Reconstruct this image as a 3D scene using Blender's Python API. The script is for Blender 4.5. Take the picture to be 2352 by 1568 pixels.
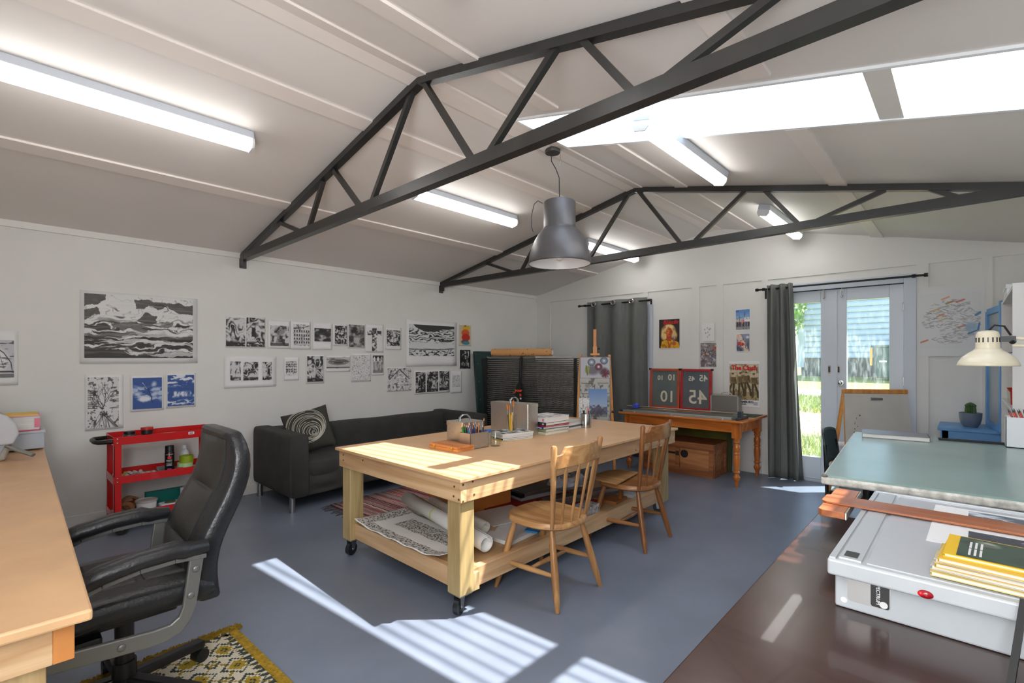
import bpy, bmesh, math, random
import numpy as np
from mathutils import Vector, Matrix, Euler
for o in list(bpy.data.objects): bpy.data.objects.remove(o)
SC = bpy.context.scene
C = SC.collection
R = math.radians
# ------------------------------------------------------------------ camera
cd = bpy.data.cameras.new('camera'); CAM = bpy.data.objects.new('camera', cd); C.objects.link(CAM)
cd.sensor_fit = 'HORIZONTAL'; cd.sensor_width = 36.0
cd.lens = 1115.08 * 36 / 2352
cd.shift_y = 38.85 / 2352
cd.clip_start = 0.02; cd.clip_end = 300
CAM.location = (0, 0, 1.32); CAM.rotation_euler = (R(90), 0, R(43.212 - 90))
SC.camera = CAM
# ------------------------------------------------------------------ world, sun, exposure
SUN_DIR = Vector((-0.42, 0.42, -1.0))
wd = bpy.data.worlds.new('sky'); SC.world = wd; wd.use_nodes = True
wn = wd.node_tree; bg = wn.nodes['Background']
sk = wn.nodes.new('ShaderNodeTexSky'); sk.sky_type = 'NISHITA'; sk.sun_disc = False
sk.sun_elevation = math.atan2(1, math.hypot(0.42, 0.42)); sk.sun_rotation = R(135)
sk.altitude = 50; sk.air_density = 1.0; sk.dust_density = 1.2
wn.links.new(sk.outputs[0], bg.inputs[0]); bg.inputs[1].default_value = 0.5
sd = bpy.data.lights.new('sun', 'SUN'); sd.energy = 17.5; sd.angle = R(0.6); sd.color = (1.0, 0.97, 0.92)
so = bpy.data.objects.new('sun', sd); C.objects.link(so); so.location = (12, -9, 20)
so.rotation_euler = SUN_DIR.to_track_quat('-Z', 'Y').to_euler()
fl = bpy.data.lights.new('bounce_flash', 'AREA'); fl.shape = 'RECTANGLE'; fl.size = 1.5; fl.size_y = 1.5; fl.energy = 80; fl.color = (0.95, 0.975, 1.0)
fo = bpy.data.objects.new('bounce_flash', fl); C.objects.link(fo); fo.location = (-0.64, 0.33, 1.62)      # the photographer's flash bounced off the wall behind the camera
fo.rotation_euler = Vector((1.0, 0.5, 0.28)).to_track_quat('-Z', 'Y').to_euler()
TUBE = 8.8            # emission of the ceiling fluorescent diffusers
SC.view_settings.view_transform = 'Standard'; SC.view_settings.look = 'None'
SC.view_settings.exposure = 0.38; SC.view_settings.gamma = 1.0
try: SC.view_settings.use_curve_mapping = False
except Exception: pass
cy = SC.cycles
cy.use_denoising = True; cy.max_bounces = 10; cy.diffuse_bounces = 6; cy.glossy_bounces = 4
cy.transparent_max_bounces = 16; cy.transmission_bounces = 6; cy.sample_clamp_indirect = 6.0
cy.caustics_reflective = False; cy.caustics_refractive = False
# ------------------------------------------------------------------ helpers: colour and materials
def lin(c):
    c = np.asarray(c, float) / 255.0
    return np.where(c <= 0.04045, c / 12.92, ((c + 0.055) / 1.055) ** 2.4)
def rgba(c): return (*[float(x) for x in lin(c)], 1.0)
MATS = {}
def newmat(name):
    m = bpy.data.materials.new(name); m.use_nodes = True
    nt = m.node_tree; b = nt.nodes['Principled BSDF']
    return m, nt, b
def texco(nt, scale=(1, 1, 1), kind='Object'):
    tc = nt.nodes.new('ShaderNodeTexCoord'); mp = nt.nodes.new('ShaderNodeMapping')
    mp.inputs['Scale'].default_value = scale
    nt.links.new(tc.outputs[kind], mp.inputs[0]); return mp.outputs[0]
def ramp(nt, fac, stops):
    r = nt.nodes.new('ShaderNodeValToRGB'); e = r.color_ramp.elements
    while len(e) < len(stops): e.new(0.5)
    for k, (p, c) in enumerate(stops): e[k].position = p; e[k].color = rgba(c)
    nt.links.new(fac, r.inputs[0]); return r.outputs[0]
def noise(nt, co, scale, detail=4, rough=0.55, dist=0.0):
    n = nt.nodes.new('ShaderNodeTexNoise'); n.inputs['Scale'].default_value = scale
    n.inputs['Detail'].default_value = detail; n.inputs['Roughness'].default_value = rough
    n.inputs['Distortion'].default_value = dist
    nt.links.new(co, n.inputs['Vector']); return n.outputs['Fac']
def bumpy(nt, b, h, strength, dist=0.01):
    bp = nt.nodes.new('ShaderNodeBump'); bp.inputs['Strength'].default_value = strength
    bp.inputs['Distance'].default_value = dist
    nt.links.new(h, bp.inputs['Height']); nt.links.new(bp.outputs[0], b.inputs['Normal'])
def mat(name, col, r=0.5, m=0.0, var=0.0, scale=6.0, bump=0.0, bscale=120.0, stretch=(1, 1, 1), coat=0.0, spec=0.5, rvar=0.0):
    if name in MATS: return MATS[name]
    mt, nt, b = newmat(name); c = np.asarray(col, float)
    b.inputs['Roughness'].default_value = r; b.inputs['Metallic'].default_value = m
    b.inputs['Coat Weight'].default_value = coat; b.inputs['Specular IOR Level'].default_value = spec
    co = texco(nt, stretch)
    if var > 0:
        f = noise(nt, co, scale)
        nt.links.new(ramp(nt, f, [(0.3, np.clip(c * (1 - var), 0, 255)), (0.72, np.clip(c * (1 + var * 0.6), 0, 255))]), b.inputs['Base Color'])
    else: b.inputs['Base Color'].default_value = rgba(c)
    if rvar > 0:
        f2 = noise(nt, co, scale * 1.7, 5); mr = nt.nodes.new('ShaderNodeMapRange')
        mr.inputs['To Min'].default_value = max(0.02, r - rvar); mr.inputs['To Max'].default_value = min(1, r + rvar)
        nt.links.new(f2, mr.inputs[0]); nt.links.new(mr.outputs[0], b.inputs['Roughness'])
    if bump > 0: bumpy(nt, b, noise(nt, co, bscale, 3), bump)
    MATS[name] = mt; return mt
def wood(name, c1, c2, axis='x', scale=1.0, r=0.45, rings=9.0, bump=0.12, knots=True, coat=0.0):
    key = name + '_' + axis
    if key in MATS: return MATS[key]
    mt, nt, b = newmat(key)
    st = {'x': (0.07, 1, 1), 'y': (1, 0.07, 1), 'z': (1, 1, 0.07)}[axis]
    co = texco(nt, tuple(s * scale for s in st))
    big = noise(nt, co, 7.0, 3, 0.5, 0.6)
    mul = nt.nodes.new('ShaderNodeMath'); mul.operation = 'MULTIPLY'; mul.inputs[1].default_value = rings
    nt.links.new(big, mul.inputs[0])
    fr = nt.nodes.new('ShaderNodeMath'); fr.operation = 'PINGPONG'; fr.inputs[1].default_value = 1.0
    nt.links.new(mul.outputs[0], fr.inputs[0])
    fine = noise(nt, co, 90.0, 3, 0.6)
    mx = nt.nodes.new('ShaderNodeMath'); mx.operation = 'MULTIPLY_ADD'; mx.inputs[1].default_value = 0.45
    nt.links.new(fine, mx.inputs[0]); 
    hf = nt.nodes.new('ShaderNodeMath'); hf.operation = 'MULTIPLY'; hf.inputs[1].default_value = 0.6
    nt.links.new(fr.outputs[0], hf.inputs[0]); nt.links.new(hf.outputs[0], mx.inputs[2])
    mid = (np.asarray(c1, float) + np.asarray(c2, float)) / 2
    col = ramp(nt, mx.outputs[0], [(0.1, c1), (0.5, mid), (0.9, c2)])
    if knots:
        vo = nt.nodes.new('ShaderNodeTexVoronoi'); vo.inputs['Scale'].default_value = 2.6
        tk = texco(nt, {'x': (0.55, 1.3, 1.3), 'y': (1.3, 0.55, 1.3), 'z': (1.3, 1.3, 0.55)}[axis])
        nt.links.new(tk, vo.inputs['Vector'])
        kr = ramp(nt, vo.outputs['Distance'], [(0.03, (255, 255, 255)), (0.10, (0, 0, 0))])
        mixn = nt.nodes.new('ShaderNodeMixRGB'); mixn.inputs['Color2'].default_value = rgba(np.asarray(c1, float) * 0.62)
        nt.links.new(kr, mixn.inputs['Fac']); nt.links.new(col, mixn.inputs['Color1']); col = mixn.outputs[0]
    nt.links.new(col, b.inputs['Base Color'])
    b.inputs['Roughness'].default_value = r; b.inputs['Coat Weight'].default_value = coat
    bumpy(nt, b, mx.outputs[0], bump, 0.004)
    MATS[key] = mt; return mt
def glass(name, tint=(245, 250, 250), gloss=0.10, haze=0.0, rough=0.02):
    if name in MATS: return MATS[name]
    mt = bpy.data.materials.new(name); mt.use_nodes = True; nt = mt.node_tree; nt.nodes.clear()
    out = nt.nodes.new('ShaderNodeOutputMaterial'); tr = nt.nodes.new('ShaderNodeBsdfTransparent')
    gl = nt.nodes.new('ShaderNodeBsdfGlossy'); gl.inputs['Roughness'].default_value = rough
    tr.inputs[0].default_value = rgba(tint)
    fz = nt.nodes.new('ShaderNodeLayerWeight'); fz.inputs[0].default_value = 0.5          # Schlick reflectance of a thin pane
    pw = nt.nodes.new('ShaderNodeMath'); pw.operation = 'POWER'; pw.inputs[1].default_value = 5.0; nt.links.new(fz.outputs['Facing'], pw.inputs[0])
    ma = nt.nodes.new('ShaderNodeMath'); ma.operation = 'MULTIPLY_ADD'; ma.inputs[1].default_value = 0.94; ma.inputs[2].default_value = 0.04; nt.links.new(pw.outputs[0], ma.inputs[0])
    mx = nt.nodes.new('ShaderNodeMixShader'); nt.links.new(ma.outputs[0], mx.inputs[0])
    nt.links.new(tr.outputs[0], mx.inputs[1]); nt.links.new(gl.outputs[0], mx.inputs[2]); res = mx.outputs[0]
    if haze > 0:
        df = nt.nodes.new('ShaderNodeBsdfTranslucent'); df.inputs[0].default_value = rgba((235, 240, 245))
        co = texco(nt, (1, 6, 1.4)); f = noise(nt, co, 5.0, 5, 0.65)
        mr = nt.nodes.new('ShaderNodeMapRange'); mr.inputs['From Min'].default_value = 0.45; mr.inputs['From Max'].default_value = 0.8
        mr.inputs['To Min'].default_value = haze * 0.15; mr.inputs['To Max'].default_value = haze
        nt.links.new(f, mr.inputs[0]); m2 = nt.nodes.new('ShaderNodeMixShader')
        nt.links.new(mr.outputs[0], m2.inputs[0]); nt.links.new(res, m2.inputs[1]); nt.links.new(df.outputs[0], m2.inputs[2]); res = m2.outputs[0]
    nt.links.new(res, out.inputs[0]); MATS[name] = mt; return mt
# ------------------------------------------------------------------ helpers: meshes
class MB:
    def __init__(s): s.v = []; s.f = []
    def add(s, vs, fs):
        n = len(s.v); s.v += [tuple(map(float, p)) for p in vs]; s.f += [tuple(i + n for i in q) for q in fs]; return s
    def box(s, x0, y0, z0, x1, y1, z1):
        return s.add([(x0,y0,z0),(x1,y0,z0),(x1,y1,z0),(x0,y1,z0),(x0,y0,z1),(x1,y0,z1),(x1,y1,z1),(x0,y1,z1)],
                     [(3,2,1,0),(4,5,6,7),(0,1,5,4),(1,2,6,5),(2,3,7,6),(3,0,4,7)])
    def cbox(s, c, d, rot=(0, 0, 0)):
        M = Euler(rot).to_matrix(); q = []
        for z in (-1, 1):
            for x, y in ((-1,-1),(1,-1),(1,1),(-1,1)):
                q.append(Vector(c) + M @ Vector((x*d[0]/2, y*d[1]/2, z*d[2]/2)))
        return s.add(q, [(3,2,1,0),(4,5,6,7),(0,1,5,4),(1,2,6,5),(2,3,7,6),(3,0,4,7)])
    def bar(s, p0, p1, w, h, up=(0, 0, 1)):
        p0, p1, up = Vector(p0), Vector(p1), Vector(up); d = (p1 - p0).normalized()
        sd = d.cross(up); sd = sd.normalized() if sd.length > 1e-6 else Vector((1, 0, 0)); u = sd.cross(d)
        q = [p + sd * a * w / 2 + u * b * h / 2 for p in (p0, p1) for a, b in ((-1,-1),(1,-1),(1,1),(-1,1))]
        return s.add(q, [(3,2,1,0),(4,5,6,7),(0,1,5,4),(1,2,6,5),(2,3,7,6),(3,0,4,7)])
    def tube(s, pts, r, n=10, caps=True, closed=False, sx=1.0):
        pts = [Vector(p) for p in pts]; k = len(pts)
        rs = list(r) if hasattr(r, '__len__') else [r] * k
        n0 = len(s.v); prev = None
        for i, p in enumerate(pts):
            a = pts[(i - 1) % k] if (closed or i > 0) else p; b = pts[(i + 1) % k] if (closed or i < k - 1) else p
            t = (b - a).normalized()
            if prev is None:
                ref = Vector((0, 0, 1)) if abs(t.z) < 0.9 else Vector((1, 0, 0)); u = t.cross(ref).normalized()
            else:
                u = prev - t * prev.dot(t); u = u.normalized() if u.length > 1e-6 else prev
            prev = u; w = t.cross(u)
            for j in range(n):
                an = 2 * math.pi * j / n; s.v.append(tuple(p + u * math.cos(an) * rs[i] * sx + w * math.sin(an) * rs[i]))
        m = k if closed else k - 1
        for i in range(m):
            for j in range(n):
                a = n0 + i * n + j; b = n0 + i * n + (j + 1) % n; c2 = n0 + ((i + 1) % k) * n + (j + 1) % n; d = n0 + ((i + 1) % k) * n + j
                s.f.append((a, b, c2, d))
        if caps and not closed:
            s.f.append(tuple(n0 + j for j in range(n))[::-1]); s.f.append(tuple(n0 + (k - 1) * n + j for j in range(n)))
        return s
    def cyl(s, p0, p1, r0, r1=None, n=14): return s.tube([p0, p1], [r0, r0 if r1 is None else r1], n)
    def lathe(s, prof, n=24, c=(0, 0, 0), M=None, closed=False, cap=True):
        n0 = len(s.v); cc = Vector(c)
        for r, z in prof:
            for j in range(n):
                a = 2 * math.pi * j / n; p = Vector((r * math.cos(a), r * math.sin(a), z))
                s.v.append(tuple(cc + (M @ p if M else p)))
        k = len(prof)
        for i in range(k if closed else k - 1):
            for j in range(n):
                s.f.append((n0 + i*n + j, n0 + i*n + (j+1) % n, n0 + ((i+1) % k)*n + (j+1) % n, n0 + ((i+1) % k)*n + j))
        if not closed and cap:
            if prof[0][0] > 1e-5: s.f.append(tuple(n0 + j for j in range(n))[::-1])
            if prof[-1][0] > 1e-5: s.f.append(tuple(n0 + (k-1)*n + j for j in range(n)))
        return s
    def prism(s, poly, a, b, fn=lambda x, y, z: (x, y, z)):
        k = len(poly); vs = [fn(x, y, a) for x, y in poly] + [fn(x, y, b) for x, y in poly]
        fs = [tuple(range(k))[::-1], tuple(range(k, 2*k))] + [(i, (i+1) % k, k + (i+1) % k, k + i) for i in range(k)]
        return s.add(vs, fs)
    def grid(s, fn, nu, nv):
        vs = [fn(i / nu, j / nv) for j in range(nv + 1) for i in range(nu + 1)]; w = nu + 1
        return s.add(vs, [(j*w+i, j*w+i+1, (j+1)*w+i+1, (j+1)*w+i) for j in range(nv) for i in range(nu)])
    def ball(s, c, r, nu=16, nv=10):
        r = r if hasattr(r, '__len__') else (r, r, r)
        prof = [(math.sin(math.pi * i / nv), -math.cos(math.pi * i / nv)) for i in range(nv + 1)]
        M = Matrix.Diagonal((r[0], r[1], r[2])); prof[0] = (1e-4, -1); prof[-1] = (1e-4, 1)
        return s.lathe(prof, nu, c, M)
    def build(s, name, m, parent=None, smooth=False, bevel=0.0, seg=2, angle=38, fix=True, solid=0.0, sub=0):
        me = bpy.data.meshes.new(name); me.from_pydata(s.v, [], s.f)
        if fix:
            bm = bmesh.new(); bm.from_mesh(me); bmesh.ops.remove_doubles(bm, verts=bm.verts, dist=1e-6)
            bmesh.ops.recalc_face_normals(bm, faces=bm.faces); bm.to_mesh(me); bm.free()
        if smooth:
            me.polygons.foreach_set('use_smooth', [True] * len(me.polygons)); me.set_sharp_from_angle(angle=R(angle))
        me.materials.append(m); o = bpy.data.objects.new(name, me); C.objects.link(o)
        if parent is not None: o.parent = parent
        if solid:
            md = o.modifiers.new('thick', 'SOLIDIFY'); md.thickness = solid; md.offset = 0
        if bevel:
            md = o.modifiers.new('bevel', 'BEVEL'); md.width = bevel; md.segments = seg; md.limit_method = 'ANGLE'; md.angle_limit = R(40)
        if sub:
            md = o.modifiers.new('sub', 'SUBSURF'); md.levels = sub; md.render_levels = sub
        return o
def tag(o, label, cat, group=None):
    o['label'] = label; o['category'] = cat
    if group: o['group'] = group
    return o
def thing(name, label, cat, loc=(0, 0, 0), rz=0.0, group=None):
    o = bpy.data.objects.new(name, None); C.objects.link(o); o.empty_display_size = 0.05
    o.location = loc; o.rotation_euler = (0, 0, rz); return tag(o, label, cat, group)
def one(mb, name, m, label, cat, loc=(0, 0, 0), rot=(0, 0, 0), group=None, **k):
    o = mb.build(name, m, **k); o.location = loc; o.rotation_euler = rot; return tag(o, label, cat, group)
def struct(mb, name, m, parent=None, **k):
    o = mb.build(name, m, parent, **k)
    if parent is None: o['kind'] = 'structure'
    return o
def dup(o, parent=None):
    c = o.copy(); C.objects.link(c); c.parent = parent
    for ch in list(o.children): dup(ch, c)
    return c
def textmesh(txt, size, depth=0.0006, shear=0.0, bold=0.0, spacing=1.0, flip=False, align='LEFT'):
    cu = bpy.data.curves.new('t', 'FONT'); cu.body = txt; cu.size = size; cu.extrude = depth; cu.shear = shear
    cu.offset = bold; cu.space_character = spacing; cu.align_x = align; cu.resolution_u = 3
    ob = bpy.data.objects.new('t', cu); C.objects.link(ob); dg = bpy.context.evaluated_depsgraph_get(); dg.update()
    me = bpy.data.meshes.new_from_object(ob.evaluated_get(dg)); bpy.data.objects.remove(ob); bpy.data.curves.remove(cu)
    if flip:
        for v in me.vertices: v.co.x = -v.co.x
        me.flip_normals()
    return me
def lettering(txt, size, m, parent, loc, rot, name='lettering', **k):
    me = textmesh(txt, size, **k); me.materials.clear(); me.materials.append(m); me.name = name
    o = bpy.data.objects.new(name, me); C.objects.link(o); o.parent = parent; o.location = loc; o.rotation_euler = rot; return o
def arc(c, r, a0, a1, n, fn=lambda x, y: (x, y, 0)):
    return [fn(c[0] + r * math.cos(R(a0 + (a1 - a0) * i / n)), c[1] + r * math.sin(R(a0 + (a1 - a0) * i / n))) for i in range(n + 1)]
def rrect(w, h, r, n=5):
    p = []
    for cx, cy_, a in ((w/2-r, h/2-r, 0), (-w/2+r, h/2-r, 90), (-w/2+r, -h/2+r, 180), (w/2-r, -h/2+r, 270)):
        p += [(cx + r*math.cos(R(a + 90*i/n)), cy_ + r*math.sin(R(a + 90*i/n))) for i in range(n + 1)]
    return p
rnd = random.Random(7)
# ------------------------------------------------------------------ shared materials
WALL = mat('wall_paint', (223, 222, 218), 0.6, var=0.02, scale=1.5, bump=0.03, bscale=60)
CEIL = mat('ceiling_paint', (229, 224, 220), 0.55, var=0.015, scale=1.2)
TRIM = mat('trim_paint', (226, 224, 220), 0.45)
DOORP = mat('door_paint', (208, 216, 226), 0.35)
CASE = mat('casing_paint', (196, 204, 216), 0.4)
STEEL = mat('truss_steel_paint', (44, 43, 41), 0.35, var=0.12, scale=9, bump=0.05, bscale=40)
BLACK = mat('black_plastic', (20, 20, 22), 0.4)
BLACKM = mat('black_metal', (26, 26, 28), 0.4, 0.3)
CHROME = mat('chrome', (200, 200, 200), 0.18, 1.0)
ALU = mat('brushed_aluminium', (204, 200, 194), 0.42, 1.0, var=0.06, scale=30, stretch=(1, 1, 14))
GALV = mat('zinc_metal', (170, 172, 172), 0.35, 0.9)
WHITE = mat('white_plastic', (226, 228, 232), 0.35)
PAPER = mat('white_paper', (232, 232, 232), 0.75)
RUBBER = mat('black_rubber', (24, 24, 25), 0.6)
PINEX = wood('pine', (184, 142, 100), (222, 188, 146), 'x'); PINEY = wood('pine', (184, 142, 100), (222, 188, 146), 'y'); PINEZ = wood('pine', (172, 142, 96), (210, 182, 136), 'z', knots=False)
MDF = mat('mdf_board', (212, 170, 126), 0.38, var=0.05, scale=5)
# ================================================================== the shell of the room
D, E, RW, BW = 5.10, 6.01, -0.50, -0.70
RY, RZ, SL, SR = 2.24, 2.90, 0.201, 0.230
def ceilz(y): return RZ - SL * (y - RY) if y > RY else RZ - SR * (RY - y)
SX0, SX1, SY0, SY1 = 2.333, 2.867, -0.36, 2.136       # skylight opening
FLOOR = mat('painted_concrete_floor', (118, 127, 143), 0.34, var=0.07, scale=1.6, bump=0.04, bscale=26, rvar=0.08)
struct(MB().box(BW - .1, RW - .1, -.08, E + .1, D + .1, 0), 'floor', FLOOR)
struct(MB().box(BW - .1, D, 0, E + .1, D + .1, 2.5), 'wall_left', WALL)
struct(MB().box(BW - .1, RW - .1, 0, BW, D + .1, 3.1), 'wall_rear', WALL)
struct(MB().box(BW - .1, RW - .1, 0, E + .1, RW, 2.5), 'wall_right', WALL)
mb = MB()
def gable(y0, y1, z0):
    p = [(y0, z0), (y1, z0), (y1, ceilz(y1) + .04)] + ([(RY, RZ + .04)] if y0 < RY < y1 else []) + [(y0, ceilz(y0) + .04)]
    mb.prism(p, E, E + .1, lambda y, z, x: (x, y, z))
gable(RW - .1, .452, 0); gable(.452, 1.56, 2.05); gable(1.56, D + .1, 0)
WB = struct(mb, 'wall_back', WALL)
for a, b in ((-.158, -.089), (.27, .36), (1.655, 1.72), (2.147, 2.23), (2.438, 2.532), (3.133, 3.20), (4.05, 4.12), (4.80, 4.86)):
    struct(MB().box(E - .012, a, .14 if not .3 < a < 1 else 0, E, b, 2.21), 'batten', WALL, WB)
struct(MB().box(E - .012, RW, 2.21, E, D, 2.34), 'rail', WALL, WB)
# ceiling with the skylight opening
mb = MB()
def slab(x0, x1, y0, y1, t0=0.0, t1=.05):
    mb.prism([(y0, ceilz(y0) + t0), (y1, ceilz(y1) + t0), (y1, ceilz(y1) + t1), (y0, ceilz(y0) + t1)], x0, x1, lambda y, z, x: (x, y, z))
X0, X1 = BW - .1, E + .1
HX0, HX1, HY0, HY1 = SX0 - .02, SX1 + .02, SY0 - .02, SY1 + .02
slab(X0, X1, RY, D + .1); slab(X0, HX0, RW - .1, RY); slab(HX1, X1, RW - .1, RY)
slab(HX0, HX1, HY1, RY); slab(HX0, HX1, RW - .1, HY0)
CE = struct(mb, 'ceiling', CEIL)
BAT = mat('ceiling_batten_paint', (236, 228, 222), 0.5)
for yc, w in ((3.98, .11), (2.76, .11), (1.79, .11), (.66, .11)):
    th = -math.atan(SL) if yc > RY else math.atan(SR)
    segs = [(BW, E)] if yc > RY else [(BW, SX0 - .09), (SX1 + .02, E)]
    for xa, xb in segs:
        o = MB().cbox(((xa + xb) / 2, yc, ceilz(yc) - .005), (xb - xa, w, .016), (th, 0, 0)).build('batten', BAT, CE)
MB().prism([(RY - .08, ceilz(RY - .08) - .012), (RY, RZ - .014), (RY + .08, ceilz(RY + .08) - .012), (RY + .08, ceilz(RY + .08) + .002), (RY, RZ + .002), (RY - .08, ceilz(RY - .08) + .002)], BW, E, lambda y, z, x: (x, y, z)).build('ridge_batten', BAT, CE)
# outer roof with the same opening, running out over the doors as an eave
ROOF = mat('roof_iron', (120, 124, 128), 0.4, 0.6)
mb = MB(); XE = E + .48
slab(X0, XE, RY, D + .4, .12, .15); slab(X0, HX0, RW - .4, RY, .12, .15); slab(HX1, XE, RW - .4, RY, .12, .15)
slab(HX0, HX1, HY1, RY, .12, .15); slab(HX0, HX1, RW - .4, HY0, .12, .15)
struct(mb, 'roof', ROOF)
# skylight: reveal boards, a purlin across it and a corrugated clear sheet
W1 = MB()
for x0, x1 in ((SX0 - .02, SX0), (SX1, SX1 + .02)):
    W1.prism([(SY0, ceilz(SY0) - .012), (SY1, ceilz(SY1) - .012), (SY1, ceilz(SY1) + .15), (SY0, ceilz(SY0) + .15)], x0, x1, lambda y, z, x: (x, y, z))
for y0, y1 in ((SY0 - .02, SY0), (SY1, SY1 + .02)):
    W1.prism([(y0, ceilz(y0) - .012), (y1, ceilz(y1) - .012), (y1, ceilz(y1) + .15), (y0, ceilz(y0) + .15)], SX0 - .02, SX1 + .02, lambda y, z, x: (x, y, z))
W1 = struct(W1, 'window_1', mat('skylight_reveal_paint', (238, 242, 246), 0.4))
for y in (.26,):
    MB().prism([(y - .045, ceilz(y - .045) - .006), (y + .045, ceilz(y + .045) - .006), (y + .045, ceilz(y) + .12), (y - .045, ceilz(y) + .11)], SX0, SX1, lambda a, z, x: (x, a, z)).build('purlin', TRIM, W1)
mt = bpy.data.materials.new('corrugated_polycarbonate'); mt.use_nodes = True; nt = mt.node_tree; nt.nodes.clear()
out = nt.nodes.new('ShaderNodeOutputMaterial'); tr = nt.nodes.new('ShaderNodeBsdfTransparent'); tl = nt.nodes.new('ShaderNodeBsdfTranslucent')
tl.inputs[0].default_value = (0.9, 0.95, 1, 1)
wv = nt.nodes.new('ShaderNodeTexWave'); wv.wave_type = 'BANDS'; wv.bands_direction = 'X'; wv.inputs['Scale'].default_value = 1 / 0.088 / 20 * 6.2832; wv.inputs['Distortion'].default_value = 0.6
wv.inputs['Detail'].default_value = 1.0; nt.links.new(texco(nt, (1, .12, 1)), wv.inputs['Vector'])
nt.links.new(ramp(nt, wv.outputs['Fac'], [(0.0, (150, 155, 160)), (0.35, (225, 228, 230)), (0.6, (252, 252, 252))]), tr.inputs[0])
mx = nt.nodes.new('ShaderNodeMixShader'); mx.inputs[0].default_value = 0.34
nt.links.new(tr.outputs[0], mx.inputs[1]); nt.links.new(tl.outputs[0], mx.inputs[2]); nt.links.new(mx.outputs[0], out.inputs[0])
nv = 8
MB().grid(lambda u, v: (SX0 - .05 + u * (SX1 - SX0 + .1), SY0 - .08 + v * (SY1 - SY0 + .12), ceilz(SY0 - .08 + v * (SY1 - SY0 + .12)) + .165 + .009 * math.cos(2 * math.pi * (u * (SX1 - SX0 + .1)) / .076)), 100, nv).build('corrugated_sheet', mt, W1, smooth=True, fix=False)
# cornice and baseboards
struct(MB().box(BW, D - .018, 2.28, E, D, 2.335), 'trim_1', TRIM)
struct(MB().box(BW, D - .016, 0, E, D, .09), 'baseboard_left', TRIM, bevel=.003)
struct(MB().box(E - .016, 1.72, 0, E, D, .14), 'baseboard_back', TRIM, bevel=.003)
struct(MB().box(E - .016, RW, 0, E, .27, .14), 'baseboard_right', TRIM, bevel=.003)
# ------------------------------------------------------------------ french doors
T2 = MB().box(E - .022, .358, 0, E + .1, .452, 2.13).box(E - .022, 1.56, 0, E + .1, 1.652, 2.13).box(E - .022, .452, 2.05, E + .1, 1.56, 2.13).box(E - .01, .452, 0, E + .1, 1.56, .025)
struct(T2, 'trim_2', CASE, bevel=.003)
def door(name, y0, y1, g0, g1, label):
    t = bpy.data.objects.new(name, None); C.objects.link(t); t['kind'] = 'structure'; t['label'] = label; t.location = (E + .02, (y0 + y1) / 2, .025)
    def P(nm, a, b, c2, d2, m=DOORP, x0=0, x1=.04, bv=.004):
        return MB().box(x0, a - (y0 + y1) / 2, c2 - .025, x1, b - (y0 + y1) / 2, d2 - .025).build(nm, m, t, bevel=bv)
    P('stile', y0, g0, .027, 2.046); P('stile', g1, y1, .027, 2.046)
    P('top_rail', g0, g1, 1.922, 2.046); P('bottom_rail', g0, g1, .027, .262)
    P('glass_pane', g0, g1, .262, 1.922, glass('door_glass', haze=.16), .018, .022, 0)
    return t
d1 = door('door_1', 1.008, 1.558, 1.146, 1.45, 'left glazed door leaf half behind the grey curtain')
d2 = door('door_2', .454, 1.004, .566, .915, 'right glazed door leaf with the round chrome knob')
MB().box(E + .008, .998, .03, E + .02, 1.02, 2.04).build('meeting_bead', DOORP, d1).location = (-(E + .02), -1.283, -.025)
def hw(par, nm, y, z, mbf):
    o = mbf(MB()).build(nm, CHROME, par, smooth=True); o.location = (0, y - par.location.y, z - par.location.z); return o
hw(d2, 'door_knob', .964, 1.066, lambda m: m.cyl((0, 0, 0), (-.012, 0, 0), .026, n=18).cyl((0, 0, 0), (-.05, 0, 0), .011).ball((-.055, 0, 0), (.022, .027, .027)))
for par, y in ((d1, 1.068), (d2, .985)):
    hw(par, 'pull_plate', y, 1.205, lambda m: m.prism([(a, b) for a, b in rrect(.026, .085, .012)], -.004, 0, lambda a, b, x: (x, a, b)))
    MB().prism(rrect(.015, .062, .007), -.0052, -.001, lambda a, b, x: (x, a, b)).build('slot', BLACK, par).location = (0, y - par.location.y, 1.205 - .025)
for par, y in ((d1, 1.115), (d2, .956)):
    hw(par, 'bolt', y, 1.99, lambda m: m.box(-.006, -.012, -.02, 0, .012, .05).cyl((-.012, 0, -.035), (-.012, 0, .06), .006).ball((-.02, 0, -.03), .01))
for z in (.35, 1.1, 1.82): hw(d2, 'hinge', .458, z, lambda m: m.cyl((-.008, 0, -.04), (-.008, 0, .04), .007))
# window frame behind the left curtain
W2 = struct(MB().box(E - .03, 3.06, .55, E, 3.13, 2.04).box(E - .03, 4.0, .55, E, 4.07, 2.04).box(E - .03, 3.13, 1.97, E, 4.0, 2.04).box(E - .04, 3.04, .5, E, 4.09, .55), 'window_2', CASE)
MB().box(E - .012, 3.13, .55, E - .006, 4.0, 1.97).build('glass_pane', mat('dark_pane', (70, 84, 98), .08), W2)
MB().box(E - .025, 3.55, .55, E, 3.58, 1.97).build('mullion', CASE, W2)
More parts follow.
